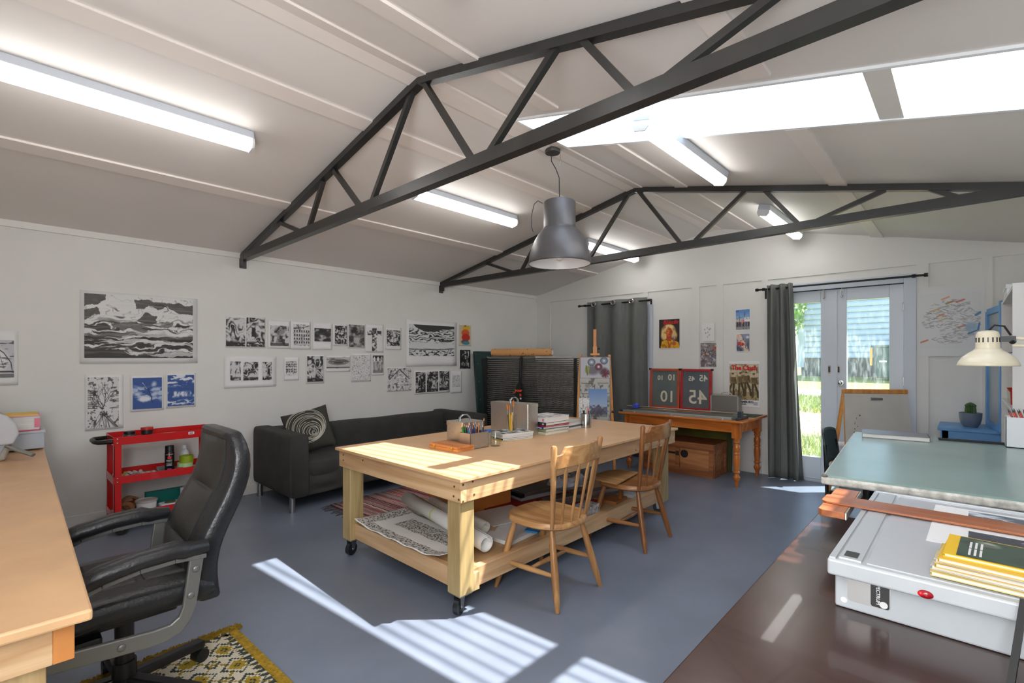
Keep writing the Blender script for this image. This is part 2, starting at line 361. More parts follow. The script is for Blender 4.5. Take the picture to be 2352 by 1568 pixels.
# ------------------------------------------------------------------ roof trusses
def truss(x, label):
    t = thing('roof_truss', label, 'truss', (x, RY, 2.257), 0, 'steel roof trusses')
    g = lambda y, z: (0, y - RY, z - 2.257)
    MB().box(-.028, RW - RY, 0, .028, D - RY, .012).box(-.028, RW - RY, .012, -.016, D - RY, .062).build('bottom_chord', STEEL, t)
    MB().bar(g(D, ceilz(D) - .024), g(RY, RZ - .027), .05, .042).build('top_chord', STEEL, t)
    MB().bar(g(RY, RZ - .027), g(RW, ceilz(RW) - .024), .05, .042).build('top_chord', STEEL, t)
    for a, b in (((4.24, 2.47), (3.81, 2.315)), ((3.42, 2.61), (3.65, 2.315)), ((3.26, 2.65), (2.90, 2.315)), ((2.305, 2.86), (2.745, 2.315)),
                 ((2.21, 2.86), (1.81, 2.315)), ((1.265, 2.65), (1.68, 2.315)), ((1.15, 2.625), (.91, 2.31)), ((.40, 2.44), (.79, 2.31)), ((.22, 2.42), (.05, 2.31))):
        MB().bar(g(*a), g(*b), .03, .03, (1, 0, 0)).build('web', STEEL, t)
    MB().box(-.03, D - RY - .012, -.07, .03, D - RY, .03).box(-.03, D - RY - .1, -.055, -.02, D - RY, .05).build('end_bracket', STEEL, t)
    return t
truss(1.635, 'near dark steel roof truss sweeping up across the picture')
truss(4.05, 'far dark steel roof truss behind the hanging lamp')
# ------------------------------------------------------------------ fluorescent lights
em = bpy.data.materials.new('lit_diffuser'); em.use_nodes = True; eb = em.node_tree.nodes['Principled BSDF']
eb.inputs['Base Color'].default_value = (.9, .9, .88, 1); eb.inputs['Emission Color'].default_value = (1, .985, .955, 1); eb.inputs['Emission Strength'].default_value = TUBE
HOUS = mat('light_housing', (196, 202, 212), .4)
def fluoro(x0, x1, y, label):
    th = -math.atan(SL) if y > RY else math.atan(SR)
    t = thing('fluorescent_light', label, 'light', ((x0 + x1) / 2, y, ceilz(y)), 0, 'fluorescent ceiling lights'); t.rotation_euler = (th, 0, 0)
    L = (x1 - x0) / 2
    MB().box(-L, -.05, -.05, L, .05, -.001).build('housing', HOUS, t, bevel=.004)
    MB().prism([(-.047, -.05), (.047, -.05), (.047, -.075), (.03, -.1), (-.03, -.1), (-.047, -.075)], -L + .012, L - .012, lambda a, b, x: (x, a, b)).build('diffuser', em, t)
    for s in (-1, 1):
        MB().prism([(-.05, -.05), (.05, -.05), (.05, -.078), (.033, -.104), (-.033, -.104), (-.05, -.078)], s * L - s * .012, s * L, lambda a, b, x: (x, a, b)).build('end_cap', WHITE, t)
    return t
fluoro(-.10, 1.085, 3.235, 'lit fluorescent batten nearest, top left of the ceiling')
fluoro(2.285, 3.465, 3.235, 'lit fluorescent batten on the left slope between the two trusses')
fluoro(4.66, 5.84, 3.235, 'lit fluorescent batten on the left slope behind the hanging lamp')
fluoro(-.10, 1.085, 1.31, 'lit fluorescent batten overhead on the right slope near the camera')
fluoro(2.45, 3.64, 1.31, 'lit fluorescent batten crossing beneath the skylight')
fluoro(4.66, 5.84, 1.31, 'lit fluorescent batten on the right slope beyond the far truss')
# ------------------------------------------------------------------ hanging lamp
t = thing('pendant_lamp', 'dark grey metal bell pendant lamp with white inside hanging from the ridge', 'lamp', (2.90, 2.234, 2.026))
GREYL = mat('dark_grey_lacquer', (84, 82, 82), .42, .2)
MB().lathe([(.2325, 0), (.2325, .012), (.226, .06), (.212, .115), (.19, .17), (.16, .22), (.132, .255), (.122, .262), (.1225, .27)], 48, cap=False).build('shade', GREYL, t, smooth=True, solid=.003, fix=False, angle=60)
MB().lathe([(.2295, .004), (.223, .06), (.209, .115), (.187, .17), (.157, .22), (.0, .256)], 48, cap=False).build('white_lining', mat('white_lacquer', (240, 242, 246), .35), t, smooth=True, fix=False)
MB().lathe([(.119, .265), (.119, .46), (.112, .469), (.0, .47)], 48).build('neck', GREYL, t, smooth=True)
MB().lathe([(.0, .02), (.02, .03), (.032, .06), (.03, .09), (.014, .13), (.014, .2)], 20).build('bulb', mat('frosted_bulb', (240, 240, 240), .3), t, smooth=True)
cp = [(0, 0, .465), (0, .003, .55), (.0, .004, .65), (-.006, .03, .72), (-.03, .055, .78), (-.036, .05, .83)]
MB().tube(cp, .0035, 8).build('cord', BLACK, t, smooth=True)
MB().tube([(-.09, .09, .455), (-.115, .115, .475), (-.135, .135, .45), (-.15, .15, .36), (-.15, .15, .28), (-.14, .14, .24)], .003, 8).build('spare_cord', BLACK, t, smooth=True)
MB().lathe([(.0, .828), (.054, .83), (.058, .836), (.058, .862), (.0, .862)], 32, (-.04, .035, 0)).build('ceiling_rose', mat('rose_grey', (62, 60, 58), .4), t, smooth=True)
MB().tube([(.0, .0, .74), (.004, -.006, .79), (.008, .0, .83)], .0015, 6).build('hook_wire', CHROME, t)
# ------------------------------------------------------------------ outside the doors
GRASS = mat('grass', (138, 150, 66), .9, var=.35, scale=9, bump=.6, bscale=60)
def gz(x): return -.1 + (x - 6) * .06
def ground(name, x0, x1, m, dz=0.0):
    struct(MB().grid(lambda u, v: (x0 + u * (x1 - x0), -14 + v * 34, gz(x0 + u * (x1 - x0)) + dz), 2, 2), name, m, fix=False)
ground('lawn_near', E + .1, 8.8, GRASS); ground('lawn_middle', 11.4, 13.9, GRASS); ground('lawn_far', 15.5, 30, GRASS)
ground('mulch_bed', 8.8, 11.4, mat('bark_mulch', (168, 124, 92), .9, var=.6, scale=14, bump=.8, bscale=30)); ground('footpath', 13.9, 15.5, mat('concrete_path', (178, 178, 182), .8, var=.08, scale=3))
mb = MB(); rg = random.Random(3)
for i in range(9000):
    x = rg.choice((rg.uniform(6.4, 8.9), rg.uniform(11.3, 13.9))); y = rg.uniform(.9, 3.4); h = rg.uniform(.04, .13); a = rg.uniform(0, 6.28)
    z = gz(x); dx, dy = math.cos(a) * .012, math.sin(a) * .012
    mb.add([(x - dx, y - dy, z), (x + dx, y + dy, z), (x + rg.uniform(-.05, .05), y + rg.uniform(-.05, .05), z + h)], [(0, 1, 2)])
o = mb.build('grass_blades', mat('grass_blade', (156, 168, 74), .8, var=.25, scale=3), fix=False); o['kind'] = 'stuff'; tag(o, 'sunlit green grass growing outside the glazed doors', 'grass')
t = thing('house', 'neighbouring house clad in pale blue weatherboards seen through the door glass', 'house', (19.5, -2, gz(19.5)))
BOARD = mat('weatherboard_paint', (196, 206, 222), .5)
MB().box(.06, -9, 0, .3, 6.3, 4.6).build('wall_core', mat('house_core', (90, 96, 104), .8), t)
MB().box(.0, -9, 0, .06, 6.3, .62).build('base', mat('house_base', (64, 78, 74), .8, var=.3, scale=2), t)
bmesh_board = None
for i in range(20):
    z = .62 + i * .19
    if bmesh_board is None:
        bd = MB().prism([(.01, 0.0), (-.035, .012), (-.045, .05), (-.03, .12), (.02, .186), (.06, .186), (.06, 0)], -9, 6.3, lambda a, b, y: (a, y, b)).build('weatherboard', BOARD, t); bmesh_board = bd
    else:
        bd = bmesh_board.copy(); C.objects.link(bd)
    bd.location = (0, 0, z)
MB().box(-.06, 6.2, .3, .06, 6.4, 4.6).build('corner_board', BOARD, t)
t = thing('wheelie_bin', 'dark green wheelie bin standing against the neighbouring house', 'bin', (18.6, 1.86, gz(18.6)))
BG = mat('bin_green', (58, 84, 78), .5)
MB().prism([(-.2, 0), (.2, 0), (.27, .92), (-.27, .92)], -.27, .27, lambda a, z, b: (b, a, z + .08)).build('body', BG, t, bevel=.02)
MB().box(-.31, -.3, 1.0, .31, .3, 1.06).build('lid', mat('bin_lid', (64, 88, 84), .5), t, bevel=.02)
MB().box(-.29, .27, .45, -.2, .33, .98).build('side_strip', mat('bin_yellow', (226, 168, 60), .5), t)
for s in (-1, 1): MB().cyl((.2, s * .25, .1), (.2, s * .31, .1), .1).build('wheel', BLACK, t)
MB().box(-.288, -.08, .55, -.27, .1, .6).build('number_plate', WHITE, t)
t = thing('tree', 'leafy green tree beside the neighbouring house', 'tree', (18.2, 5.0, gz(18.2)))
MB().tube([(0, 0, -.2), (.05, .05, 1.2), (0, .1, 2.6)], [.14, .1, .06], 10).build('trunk', mat('bark', (92, 74, 58), .9), t, smooth=True)
mb = MB(); rg = random.Random(5)
for i in range(1600):
    a, b2, rr = rg.uniform(0, 6.28), rg.uniform(-1, 1), rg.uniform(.5, 1.0) ** .5 * 1.15; q = math.sqrt(1 - b2 * b2)
    c = Vector((rr * q * math.cos(a), rr * q * math.sin(a), 2.4 + rr * b2 * 1.3)); M2 = Euler((rg.uniform(0, 6), rg.uniform(0, 6), rg.uniform(0, 6))).to_matrix(); s_ = rg.uniform(.06, .13)
    mb.add([c + M2 @ Vector(p) for p in ((-s_, 0, 0), (0, -s_ * .5, 0), (s_, 0, 0), (0, s_ * .5, 0))], [(0, 1, 2, 3)])
mb.build('foliage', mat('leaves', (120, 158, 62), .7, var=.3, scale=4), t, fix=False)['kind'] = 'stuff'
# ================================================================== pictures: each print is a fine grid of coloured points on its own sheet
class Cv:
    def __init__(s, w, h, bgc=(225, 225, 225)):
        s.w, s.h = w, h; s.a = np.zeros((h, w, 3)) + np.asarray(bgc, float)
        s.X, s.Y = np.meshgrid((np.arange(w) + .5) / w, (np.arange(h) + .5) / h)
    def blend(s, m, col): s.a = s.a * (1 - m[..., None]) + np.asarray(col, float) * m[..., None]; return s
    def fbm(s, seed, sx, sy, oct=4):
        g = np.random.default_rng(seed); out = 0; amp = 1; tot = 0
        for o in range(oct):
            nx, ny = max(2, int(sx * 2 ** o) + 2), max(2, int(sy * 2 ** o) + 2); t = g.random((ny, nx))
            x = s.X * (nx - 1.001); y = s.Y * (ny - 1.001); i = x.astype(int); j = y.astype(int); fx = x - i; fy = y - j
            fx = fx * fx * (3 - 2 * fx); fy = fy * fy * (3 - 2 * fy)
            v = (t[j, i] * (1 - fx) + t[j, i + 1] * fx) * (1 - fy) + (t[j + 1, i] * (1 - fx) + t[j + 1, i + 1] * fx) * fy
            out = out + v * amp; tot += amp; amp *= .55
        return out / tot
    def warp(s, ax, ay, seed, sx=5, sy=5):
        a, b = s.fbm(seed, sx, sy, 4), s.fbm(seed + 1, sx, sy, 4); s.X = s.X + (a - .5) * ax; s.Y = s.Y + (b - .5) * ay; s.cl(); return s
    def cl(s): s.X = np.clip(s.X, 0, .99999); s.Y = np.clip(s.Y, 0, .99999)
    def ell(s, cx, cy_, rx, ry, col, soft=.12, k=1.0):
        d = np.hypot((s.X - cx) / rx, (s.Y - cy_) / ry); return s.blend(np.clip((1 - d) / soft, 0, 1) * k, col)
    def rect(s, x0, y0, x1, y1, col, k=1.0): return s.blend(((s.X >= x0) & (s.X <= x1) & (s.Y >= y0) & (s.Y <= y1)) * k, col)
    def line(s, pts, wd, col, k=1.0):
        m = np.zeros((s.h, s.w)); asp = s.w / s.h
        for (x0, y0), (x1, y1) in zip(pts[:-1], pts[1:]):
            dx, dy = (x1 - x0) * asp, y1 - y0; L = dx * dx + dy * dy + 1e-9
            t = np.clip((((s.X - x0) * asp) * dx + (s.Y - y0) * dy) / L, 0, 1)
            d = np.hypot((s.X - x0) * asp - t * dx, s.Y - y0 - t * dy); m = np.maximum(m, np.clip((wd - d) * s.h * .8 + .5, 0, 1))
        return s.blend(m * k, col)
    def poly(s, pts, col, k=1.0):
        ins = np.zeros((s.h, s.w), bool); n = len(pts)
        for i in range(n):
            (x0, y0), (x1, y1) = pts[i], pts[(i + 1) % n]
            if y0 == y1: continue
            c = ((y0 > s.Y) != (y1 > s.Y)) & (s.X < (x1 - x0) * (s.Y - y0) / (y1 - y0) + x0); ins ^= c
        return s.blend(ins * k, col)
    def ink(s, f, lo, hi, dark=(38, 36, 34), k=1.0): return s.blend(np.clip((f - lo) / (hi - lo), 0, 1) * k, dark)
    def mesh(s, name, w, h):
        # plane in local X (right) and Z (up), centred, facing -Y
        W, H = s.w, s.h; me = bpy.data.meshes.new(name)
        xs = np.linspace(-w / 2, w / 2, W); zs = np.linspace(h / 2, -h / 2, H); xx, zz = np.meshgrid(xs, zs)
        co = np.stack([xx, np.zeros_like(xx), zz], -1).reshape(-1, 3); i = np.arange(W * H).reshape(H, W)
        q = np.stack([i[:-1, :-1], i[1:, :-1], i[1:, 1:], i[:-1, 1:]], -1).reshape(-1, 4)
        me.from_pydata(co.tolist(), [], q.tolist()); ca = me.color_attributes.new('Col', 'FLOAT_COLOR', 'POINT')
        buf = np.ones((W * H, 4)); buf[:, :3] = lin(np.clip(s.a, 0, 255)).reshape(-1, 3); ca.data.foreach_set('color', buf.ravel())
        me.materials.append(INK); return me
INK, _nt, _b = newmat('printed_ink'); _at = _nt.nodes.new('ShaderNodeAttribute'); _at.attribute_name = 'Col'
_nt.links.new(_at.outputs['Color'], _b.inputs['Base Color']); _b.inputs['Roughness'].default_value = .6
def a_sea(w, h, sd):
    c = Cv(w, h, (222, 222, 221)); brs = c.fbm(sd + 20, 5, 40, 3); c.warp(.14, .16, sd, 6, 6); G1, G2 = (92, 88, 86), (56, 54, 51)
    for p in ([(-.1, -.1), (.19, -.1), (.17, .09), (.12, .19), (-.1, .2)], [(-.1, .25), (.12, .22), (.13, .33), (.02, .38), (-.1, .37)], [(.4, .02), (.56, .05), (1.1, .1), (1.1, .27), (.86, .28), (.78, .2), (.72, .11), (.65, .19), (.57, .12), (.53, .21), (.44, .2)], [(.5, .31), (.57, .25), (.64, .33), (.62, .44), (.46, .42)]): c.poly(p, G1)
    c.poly([(.64, .44), (.72, .37), (.8, .41), (.72, .49)], (132, 124, 121)).ell(.27, .2, .05, .02, (110, 108, 106), .6).ell(.31, .33, .06, .025, (100, 98, 96), .6).line([(.62, .1), (.72, .13), (.74, .2), (.68, .24)], .008, G2)
    c.ink(-np.abs(c.fbm(sd + 4, 7, 9, 3) - .5), -.03, -.008, G2, .28)
    st = c.fbm(sd + 1, 4, 34, 4); mid = np.clip((c.Y - .36) * 10, 0, 1) * np.clip((.66 - c.Y) * 12, 0, 1)
    c.blend(np.clip((st - .49) * 12, 0, 1) * mid, (62, 60, 58)).poly([(.2, .46), (.42, .42), (.6, .5), (.5, .57), (.3, .53)], (74, 70, 67), .75)
    sea = np.clip((c.Y - .6) * 14, 0, 1); wv_ = st + .12 * np.sin(c.Y * 60 + c.X * 9 + 14 * c.fbm(sd + 7, 2, 2)); c.blend(sea, (70, 67, 64)).blend(sea * np.clip((wv_ - .36) * 7, 0, 1) * .8, (46, 45, 42)).blend(sea * np.clip((.43 - wv_) * 14, 0, 1), (222, 222, 221))
    c.poly([(.05, .76), (.25, .73), (.62, .8), (1, .8), (1, .77), (.6, .75), (.3, .69)], (214, 214, 213), .8).poly([(-.1, .82), (.18, .85), (.52, .95), (.46, 1.1), (-.1, 1.1)], (60, 57, 54)).poly([(.5, .97), (.7, .91), (1.1, .9), (1.1, .95), (.6, 1.0)], (216, 216, 215), .8)
    return c.blend(np.clip((brs - .55) * 6, 0, 1) * .22, (205, 203, 201))
def a_tree(w, h, sd):
    c = Cv(w, h, (214, 214, 214)); g = random.Random(sd)
    def br(x, y, a, L, wd, dep):
        x1, y1 = x + math.cos(a) * L, y + math.sin(a) * L; xm, ym = (x + x1) / 2 + g.uniform(-.02, .02), (y + y1) / 2 + g.uniform(-.02, .02)
        c.line([(x, y), (xm, ym), (x1, y1)], wd, (48, 46, 44), .9)
        if dep: [br(x1, y1, a + g.uniform(-1, 1), L * g.uniform(.6, .9), wd * .75, dep - 1) for _ in range(2)]
    for i in range(5): br(.5 + g.uniform(-.1, .1), .62, -1.57 + g.uniform(-.9, .9), .16, .006, 4)
    for i in range(26): y = g.uniform(.25, .66); x = g.choice((0, .7)); c.line([(x, y), (x + .3, y + g.uniform(-.03, .03))], .004, (40, 38, 37), .85)
    for i in range(22): c.line([(.5 + g.uniform(-.12, .12), .68), (g.uniform(0, 1), 1.0)], .0035, (50, 48, 46), .8)
    return c.ink(c.fbm(sd, 8, 18), .62, .7, k=.7)
def a_blue(w, h, sd, var):
    B, Wt = (52, 84, 148), (222, 226, 234); c = Cv(w, h, B); c.warp(.12, .1, sd, 5, 5); s2 = c.fbm(sd + 3, 3, 14, 4); sw = c.fbm(sd + 6, 5, 5, 4)
    if var == 0:
        c.blend(np.clip((s2 - .42) * 6, 0, 1) * np.clip((c.Y - .22) * 8, 0, 1) * np.clip((.8 - c.Y - .1 * (1 - c.X)) * 9, 0, 1), (176, 190, 216)).ell(.4, .68, .3, .1, Wt, .5).ell(.16, .5, .18, .1, Wt, .7, .8).ell(.74, .2, .14, .12, Wt, .7, .8).ell(.8, .5, .2, .16, (196, 206, 224), .8, .7)
        c.line([(.36, .18), (.42, .28), (.5, .34), (.56, .5), (.66, .62), (.66, .8)], .02, (40, 60, 112)).line([(.34, .18), (.4, .26), (.47, .33)], .008, Wt).poly([(-.1, .8), (.6, .86), (1.1, .78), (1.1, 1.1), (-.1, 1.1)], B)
    else:
        c.blend(np.clip((s2 - .46) * 9, 0, 1) * np.clip((.42 - c.Y) * 9, 0, 1), Wt).blend(np.clip((c.fbm(sd + 5, 9, 3) - .42) * 5, 0, 1) * np.clip((c.Y - .5) * 14, 0, 1) * np.clip((.74 - c.Y) * 14, 0, 1), Wt).blend(np.clip((s2 - .45) * 9, 0, 1) * np.clip((c.Y - .78) * 14, 0, 1) * np.clip((.97 - c.Y) * 20, 0, 1), Wt)
    return c
def a_storm(w, h, sd, dark=.5, base=True, sx=2, sy=3, k=16):
    c = Cv(w, h, (208, 208, 208)); f = c.fbm(sd, sx, sy, 4); fl = c.fbm(sd + 9, 2, 2, 2); s2 = c.fbm(sd + 4, 2, 9, 3); stv = .5 + .5 * np.sin(6.283 * (fl * 4 + s2 * .8 + c.Y * (1 + sd % 3)))
    v = .60 * f + .20 * stv + .20 * s2; c.ink(v, dark - .04, dark + .15, (60, 59, 58)).ink(v, dark + .07, dark + .2, (34, 34, 33), .8)
    if base: c.blend(np.clip((c.Y - .8) * 14, 0, 1) * np.clip((c.fbm(sd + 2, 4, 26) - .34) * 8, 0, 1), (48, 47, 45))
    return c
def a_mush(w, h, sd):
    c = Cv(w, h, (205, 205, 204)); f = c.fbm(sd, 6, 6, 4)
    c.poly([(.4, .45), (.62, .45), (.72, .95), (.26, .95)], (150, 150, 150)).ell(.5, .26, .34, .22, (140, 140, 140), .3).ell(.5, .5, .42, .08, (160, 160, 160), .5)
    c.rect(0, .86, 1, 1, (96, 95, 94)); return c.ink(f, .52, .66, (44, 43, 42), .85)
def a_ruin(w, h, sd, top=.2, dk=(58, 57, 56)):
    c = Cv(w, h, (212, 212, 212)); n = 7
    for j in range(4):
        y = top + .08 + j * .17; c.rect(0, y + .1, 1, y + .115, dk, .7)
        for i in range(n): c.rect(.04 + i / n, y, .04 + i / n + .075, y + .09, dk, .9)
    c.line([(.05, top), (.5, top - .04), (.98, top - .14)], .012, dk); return c.ink(c.fbm(sd, 9, 9), .58, .68, dk, .6)
def a_cross(w, h, sd):
    c = Cv(w, h, (224, 224, 223)); f = c.fbm(sd, 8, 12, 3); m = (((np.abs(c.X - .5) < .16) & (c.Y > .03)) | ((np.abs(c.Y - .24) < .1) & (c.X > .03) & (c.X < .97)))
    return c.blend(m * 1.0, (150, 150, 150)).blend(m * np.clip((f - .48) * 14, 0, 1), (58, 57, 56)).blend(m * np.clip((.42 - f) * 12, 0, 1), (225, 225, 225))
def a_blob(w, h, sd, bgc=(120, 117, 115)):
    c = Cv(w, h, bgc); f = c.fbm(sd, 4, 6, 4); c.ell(.5, .3, .34, .2, (60, 58, 57), .4).ell(.5, .72, .28, .24, (196, 194, 192), .5, .8)
    return c.ink(f, .5, .66, (40, 39, 38), .8).ink(1 - f, .58, .66, (210, 208, 206), .6)
def a_lens(w, h, sd):
    c = Cv(w, h, (196, 194, 192)); f = c.fbm(sd, 3, 9, 4)
    for k in range(5): c.ell(.5, .42 + k * .02, .46 - k * .05, .3 - k * .045, ((86, 84, 82), (186, 184, 182))[k % 2], .2)
    return c.rect(0, .84, 1, .92, (48, 47, 46)).ink(f, .58, .64, (60, 58, 57), .5)
def a_mesh(w, h, sd, sx=14, sy=20):
    c = Cv(w, h, (218, 218, 217)); return c.ink(np.abs(c.fbm(sd, sx, sy, 2) - .5), .0, .07, (70, 68, 67), .0).ink(-np.abs(c.fbm(sd, sx, sy, 2) - .5), -.045, -.01, (62, 60, 59), .85)
def a_gable(w, h, sd):
    c = a_mesh(w, h, sd, 12, 12); c.poly([(.12, .95), (.12, .45), (.5, .06), (.88, .45), (.88, .95)], (206, 206, 206), .7)
    for x in (.3, .5, .7): c.line([(x, .25), (x, .95)], .014, (232, 232, 231))
    for y in (.42, .68): c.line([(.12, y), (.88, y)], .014, (232, 232, 231))
    c.line([(.08, .5), (.5, .06), (.92, .5)], .016, (60, 58, 57)); return c.ink(c.fbm(sd + 3, 12, 12), .56, .66, (70, 68, 67), .75)
def a_lamps(w, h, sd):
    c = Cv(w, h, (188, 187, 186)).rect(0, 0, 1, .3, (44, 43, 42))
    for x in (.16, .5, .84): c.poly([(x - .15, .22), (x, .06), (x + .15, .22), (x, .38)], (228, 228, 227)).line([(x, .38), (x, 1)], .01, (90, 88, 86))
    return c.ink(c.fbm(sd, 12, 4), .55, .7, (80, 78, 76), .6).rect(0, .84, 1, 1, (110, 108, 107), .6)
def a_night(w, h, sd):
    c = Cv(w, h, (30, 30, 31)); f = c.fbm(sd, 5, 7, 4); c.blend(np.clip((f - .5) * 9, 0, 1) * (np.abs(c.X - .5) < .36), (196, 196, 196)); return c.rect(.15, .72, .85, .86, (190, 190, 190), .55).ink(c.fbm(sd + 1, 22, 4), .55, .6, (25, 25, 26), .7)
def a_colour(w, h, sd):
    c = Cv(w, h, (206, 190, 158)); c.ell(.58, .14, .3, .22, (222, 172, 36), .25).ell(.52, .38, .36, .19, (214, 92, 36), .2).ell(.55, .6, .38, .2, (200, 44, 30), .2).ell(.48, .82, .36, .14, (128, 74, 66), .3).ell(.56, .88, .34, .1, (66, 138, 160), .2)
    return c.rect(.42, 0, .58, .06, (74, 74, 54))
def a_land(w, h, sd):
    c = Cv(w, h, (214, 216, 216)); c.warp(.06, .06, sd, 6, 6); fl = c.fbm(sd + 4, 3, 3, 3); s2 = c.fbm(sd, 6, 18, 4); v = .5 + .5 * np.sin(6.283 * (fl * 5 + s2 * 1.5 + c.Y * 7 - .6 * c.X)); v = .55 * v + .45 * s2
    m = np.clip((.6 - c.Y) * 9, 0, 1) * np.clip((c.Y - .1) * 9, 0, 1) + np.clip((c.Y - .77) * 12, 0, 1); c.blend(np.clip((v - .52) * 9, 0, 1) * np.clip(m, 0, 1), (40, 40, 39))
    return c.poly([(.02, -.1), (1.1, -.1), (1.1, .07), (.75, .13), (.55, .22), (.3, .2), (.12, .08)], (56, 54, 52)).line([(0, .77), (.5, .79), (1, .76)], .012, (48, 48, 47))
def a_sail(w, h, sd):
    c = Cv(w, h, (196, 196, 204)); c.ell(.1, .55, .85, .5, (226, 226, 228), .2).line([(.55, .2), (.75, .35), (.92, .6), (.95, .8)], .012, (50, 50, 52)).line([(.3, .02), (.6, .24), (.75, .75)], .006, (70, 70, 72))
    return c.rect(0, .82, 1, .86, (70, 68, 70)).rect(0, .9, 1, 1, (96, 94, 96), .8).ink(c.fbm(sd, 3, 20), .6, .66, (60, 60, 62), .7)
def a_singer(w, h, sd):
    c = Cv(w, h, (44, 34, 32)); H = (228, 196, 130); S = (206, 96, 44)
    c.ell(.46, .42, .40, .26, H, .3).ell(.26, .56, .2, .2, H, .4).ell(.74, .56, .17, .18, (216, 186, 128), .4).ell(.5, .28, .28, .12, (236, 206, 140), .4)
    c.poly([(.08, 1), (.14, .76), (.4, .7), (.62, .7), (.94, .8), (1, 1)], (222, 164, 30)).poly([(.36, .56), (.62, .56), (.6, .76), (.4, .76)], (188, 74, 34)).ell(.5, .45, .185, .17, S, .2).ell(.44, .42, .1, .1, (226, 132, 70), .6)
    c.ell(.42, .425, .045, .014, (40, 22, 20), .4).ell(.59, .43, .045, .014, (40, 22, 20), .4).line([(.51, .44), (.53, .49)], .007, (150, 58, 30)).ell(.53, .535, .055, .018, (150, 26, 26), .3)
    c.poly([(.44, .72), (.52, .86), (.6, .74), (.56, 1), (.44, 1)], (170, 58, 26), .7).line([(.68, .6), (.74, .84)], .024, (110, 104, 104)).ell(.67, .6, .04, .035, (176, 176, 180), .3).ell(.74, .84, .1, .08, (186, 92, 48), .3)
    return c.ink(c.fbm(sd, 12, 10), .58, .68, (120, 60, 24), .5)
def a_band(w, h, sd):
    c = Cv(w, h, (206, 192, 164)); f = c.fbm(sd, 5, 5, 4); DK = (84, 68, 40)
    for i in range(5): c.line([(i / 5 + .06, .13), (i / 5 + .06, .8)], .003, (150, 132, 96), .7)
    for j in range(5): c.line([(0, .26 + j * .13), (1, .26 + j * .13)], .003, (150, 132, 96), .7)
    c.rect(0, .78, 1, 1, (176, 158, 116)).ink(f, .5, .62, (110, 92, 54), .45)
    for x, y, l in ((.12, .27, -.06), (.38, .25, .03), (.58, .23, .05), (.83, .27, .04)):
        c.ell(x, y + .03, .048, .045, (196, 164, 122), .3).ell(x, y + .005, .052, .03, DK, .4)
        c.poly([(x - .095, y + .1), (x + .095, y + .1), (x + .075, y + .3), (x - .07, y + .3)], (112, 94, 58)).line([(x - .09, y + .12), (x - .12, y + .24), (x - .02, y + .27)], .018, (150, 124, 84)).line([(x + .09, y + .12), (x + .11, y + .28)], .018, (98, 80, 48))
        c.line([(x - .035, y + .3), (x - .075 + l, y + .5), (x - .08 + l, y + .64)], .026, DK).line([(x + .04, y + .3), (x + .08 + l, y + .48), (x + .1 + l, y + .63)], .026, (70, 56, 32))
    return c.ink(c.fbm(sd + 1, 16, 20, 2), .6, .7, (66, 54, 30), .5)
def a_street(w, h, sd):
    c = Cv(w, h, (96, 140, 200)); c.blend(np.clip((c.Y - .1) * 2, 0, 1), (176, 198, 226)).rect(0, .48, .62, .85, (206, 190, 186)).rect(.62, .4, 1, .85, (232, 232, 234)).rect(0, .6, 1, .86, (96, 92, 100), .75).ell(.5, .6, .12, .16, (224, 150, 140), .4)
    for x in (.1, .28, .5, .7, .88): c.rect(x, .63, x + .08, .84, (54, 48, 56))
    return c.line([(.28, .3), (.28, .8)], .008, (60, 60, 66)).line([(.1, .42), (.5, .38)], .006, (70, 70, 76)).rect(0, .86, 1, 1, (150, 150, 152)).ink(c.fbm(sd, 10, 10), .62, .7, (50, 48, 56), .5)
def a_rocket(w, h, sd):
    c = Cv(w, h, (136, 150, 176)); c.blend(np.clip((c.X + c.Y - .9) * 1.6, 0, 1), (104, 106, 118)); c.line([(.15, .1), (.75, .95)], .13, (226, 206, 186)).line([(.2, .55), (.45, .6)], .1, (206, 60, 56)).line([(.05, .75), (.3, .95)], .1, (70, 84, 112)).ell(.85, .2, .18, .1, (220, 226, 232), .6)
    return c.ink(c.fbm(sd, 9, 9), .6, .7, (226, 150, 110), .6).ink(c.fbm(sd + 1, 9, 9), .62, .7, (60, 70, 96), .6)
def a_abst(w, h, sd):
    c = Cv(w, h, (140, 132, 132)); c.ink(c.fbm(sd, 3, 4), .45, .6, (108, 100, 102), .8).ell(.3, .48, .14, .1, (168, 92, 70), .6).ell(.85, .22, .16, .12, (176, 96, 72), .6).ell(.75, .66, .16, .12, (104, 124, 158), .6)
    return c.ink(c.fbm(sd + 2, 9, 12), .6, .66, (206, 200, 200), .8).ink(c.fbm(sd + 5, 12, 16), .62, .68, (60, 56, 58), .7)
def a_doodle(w, h, sd):
    c = Cv(w, h, (226, 226, 225)); g = random.Random(sd)
    for x, y in ((.22, .3), (.45, .22), (.62, .3), (.72, .26), (.3, .5), (.5, .46), (.62, .62), (.45, .72)):
        c.line([(x, y), (x + g.uniform(-.05, .05), y + .08), (x + .05, y + g.uniform(.02, .1))], .012, g.choice(((90, 88, 88), (150, 90, 90), (120, 120, 118))), .8)
    return c
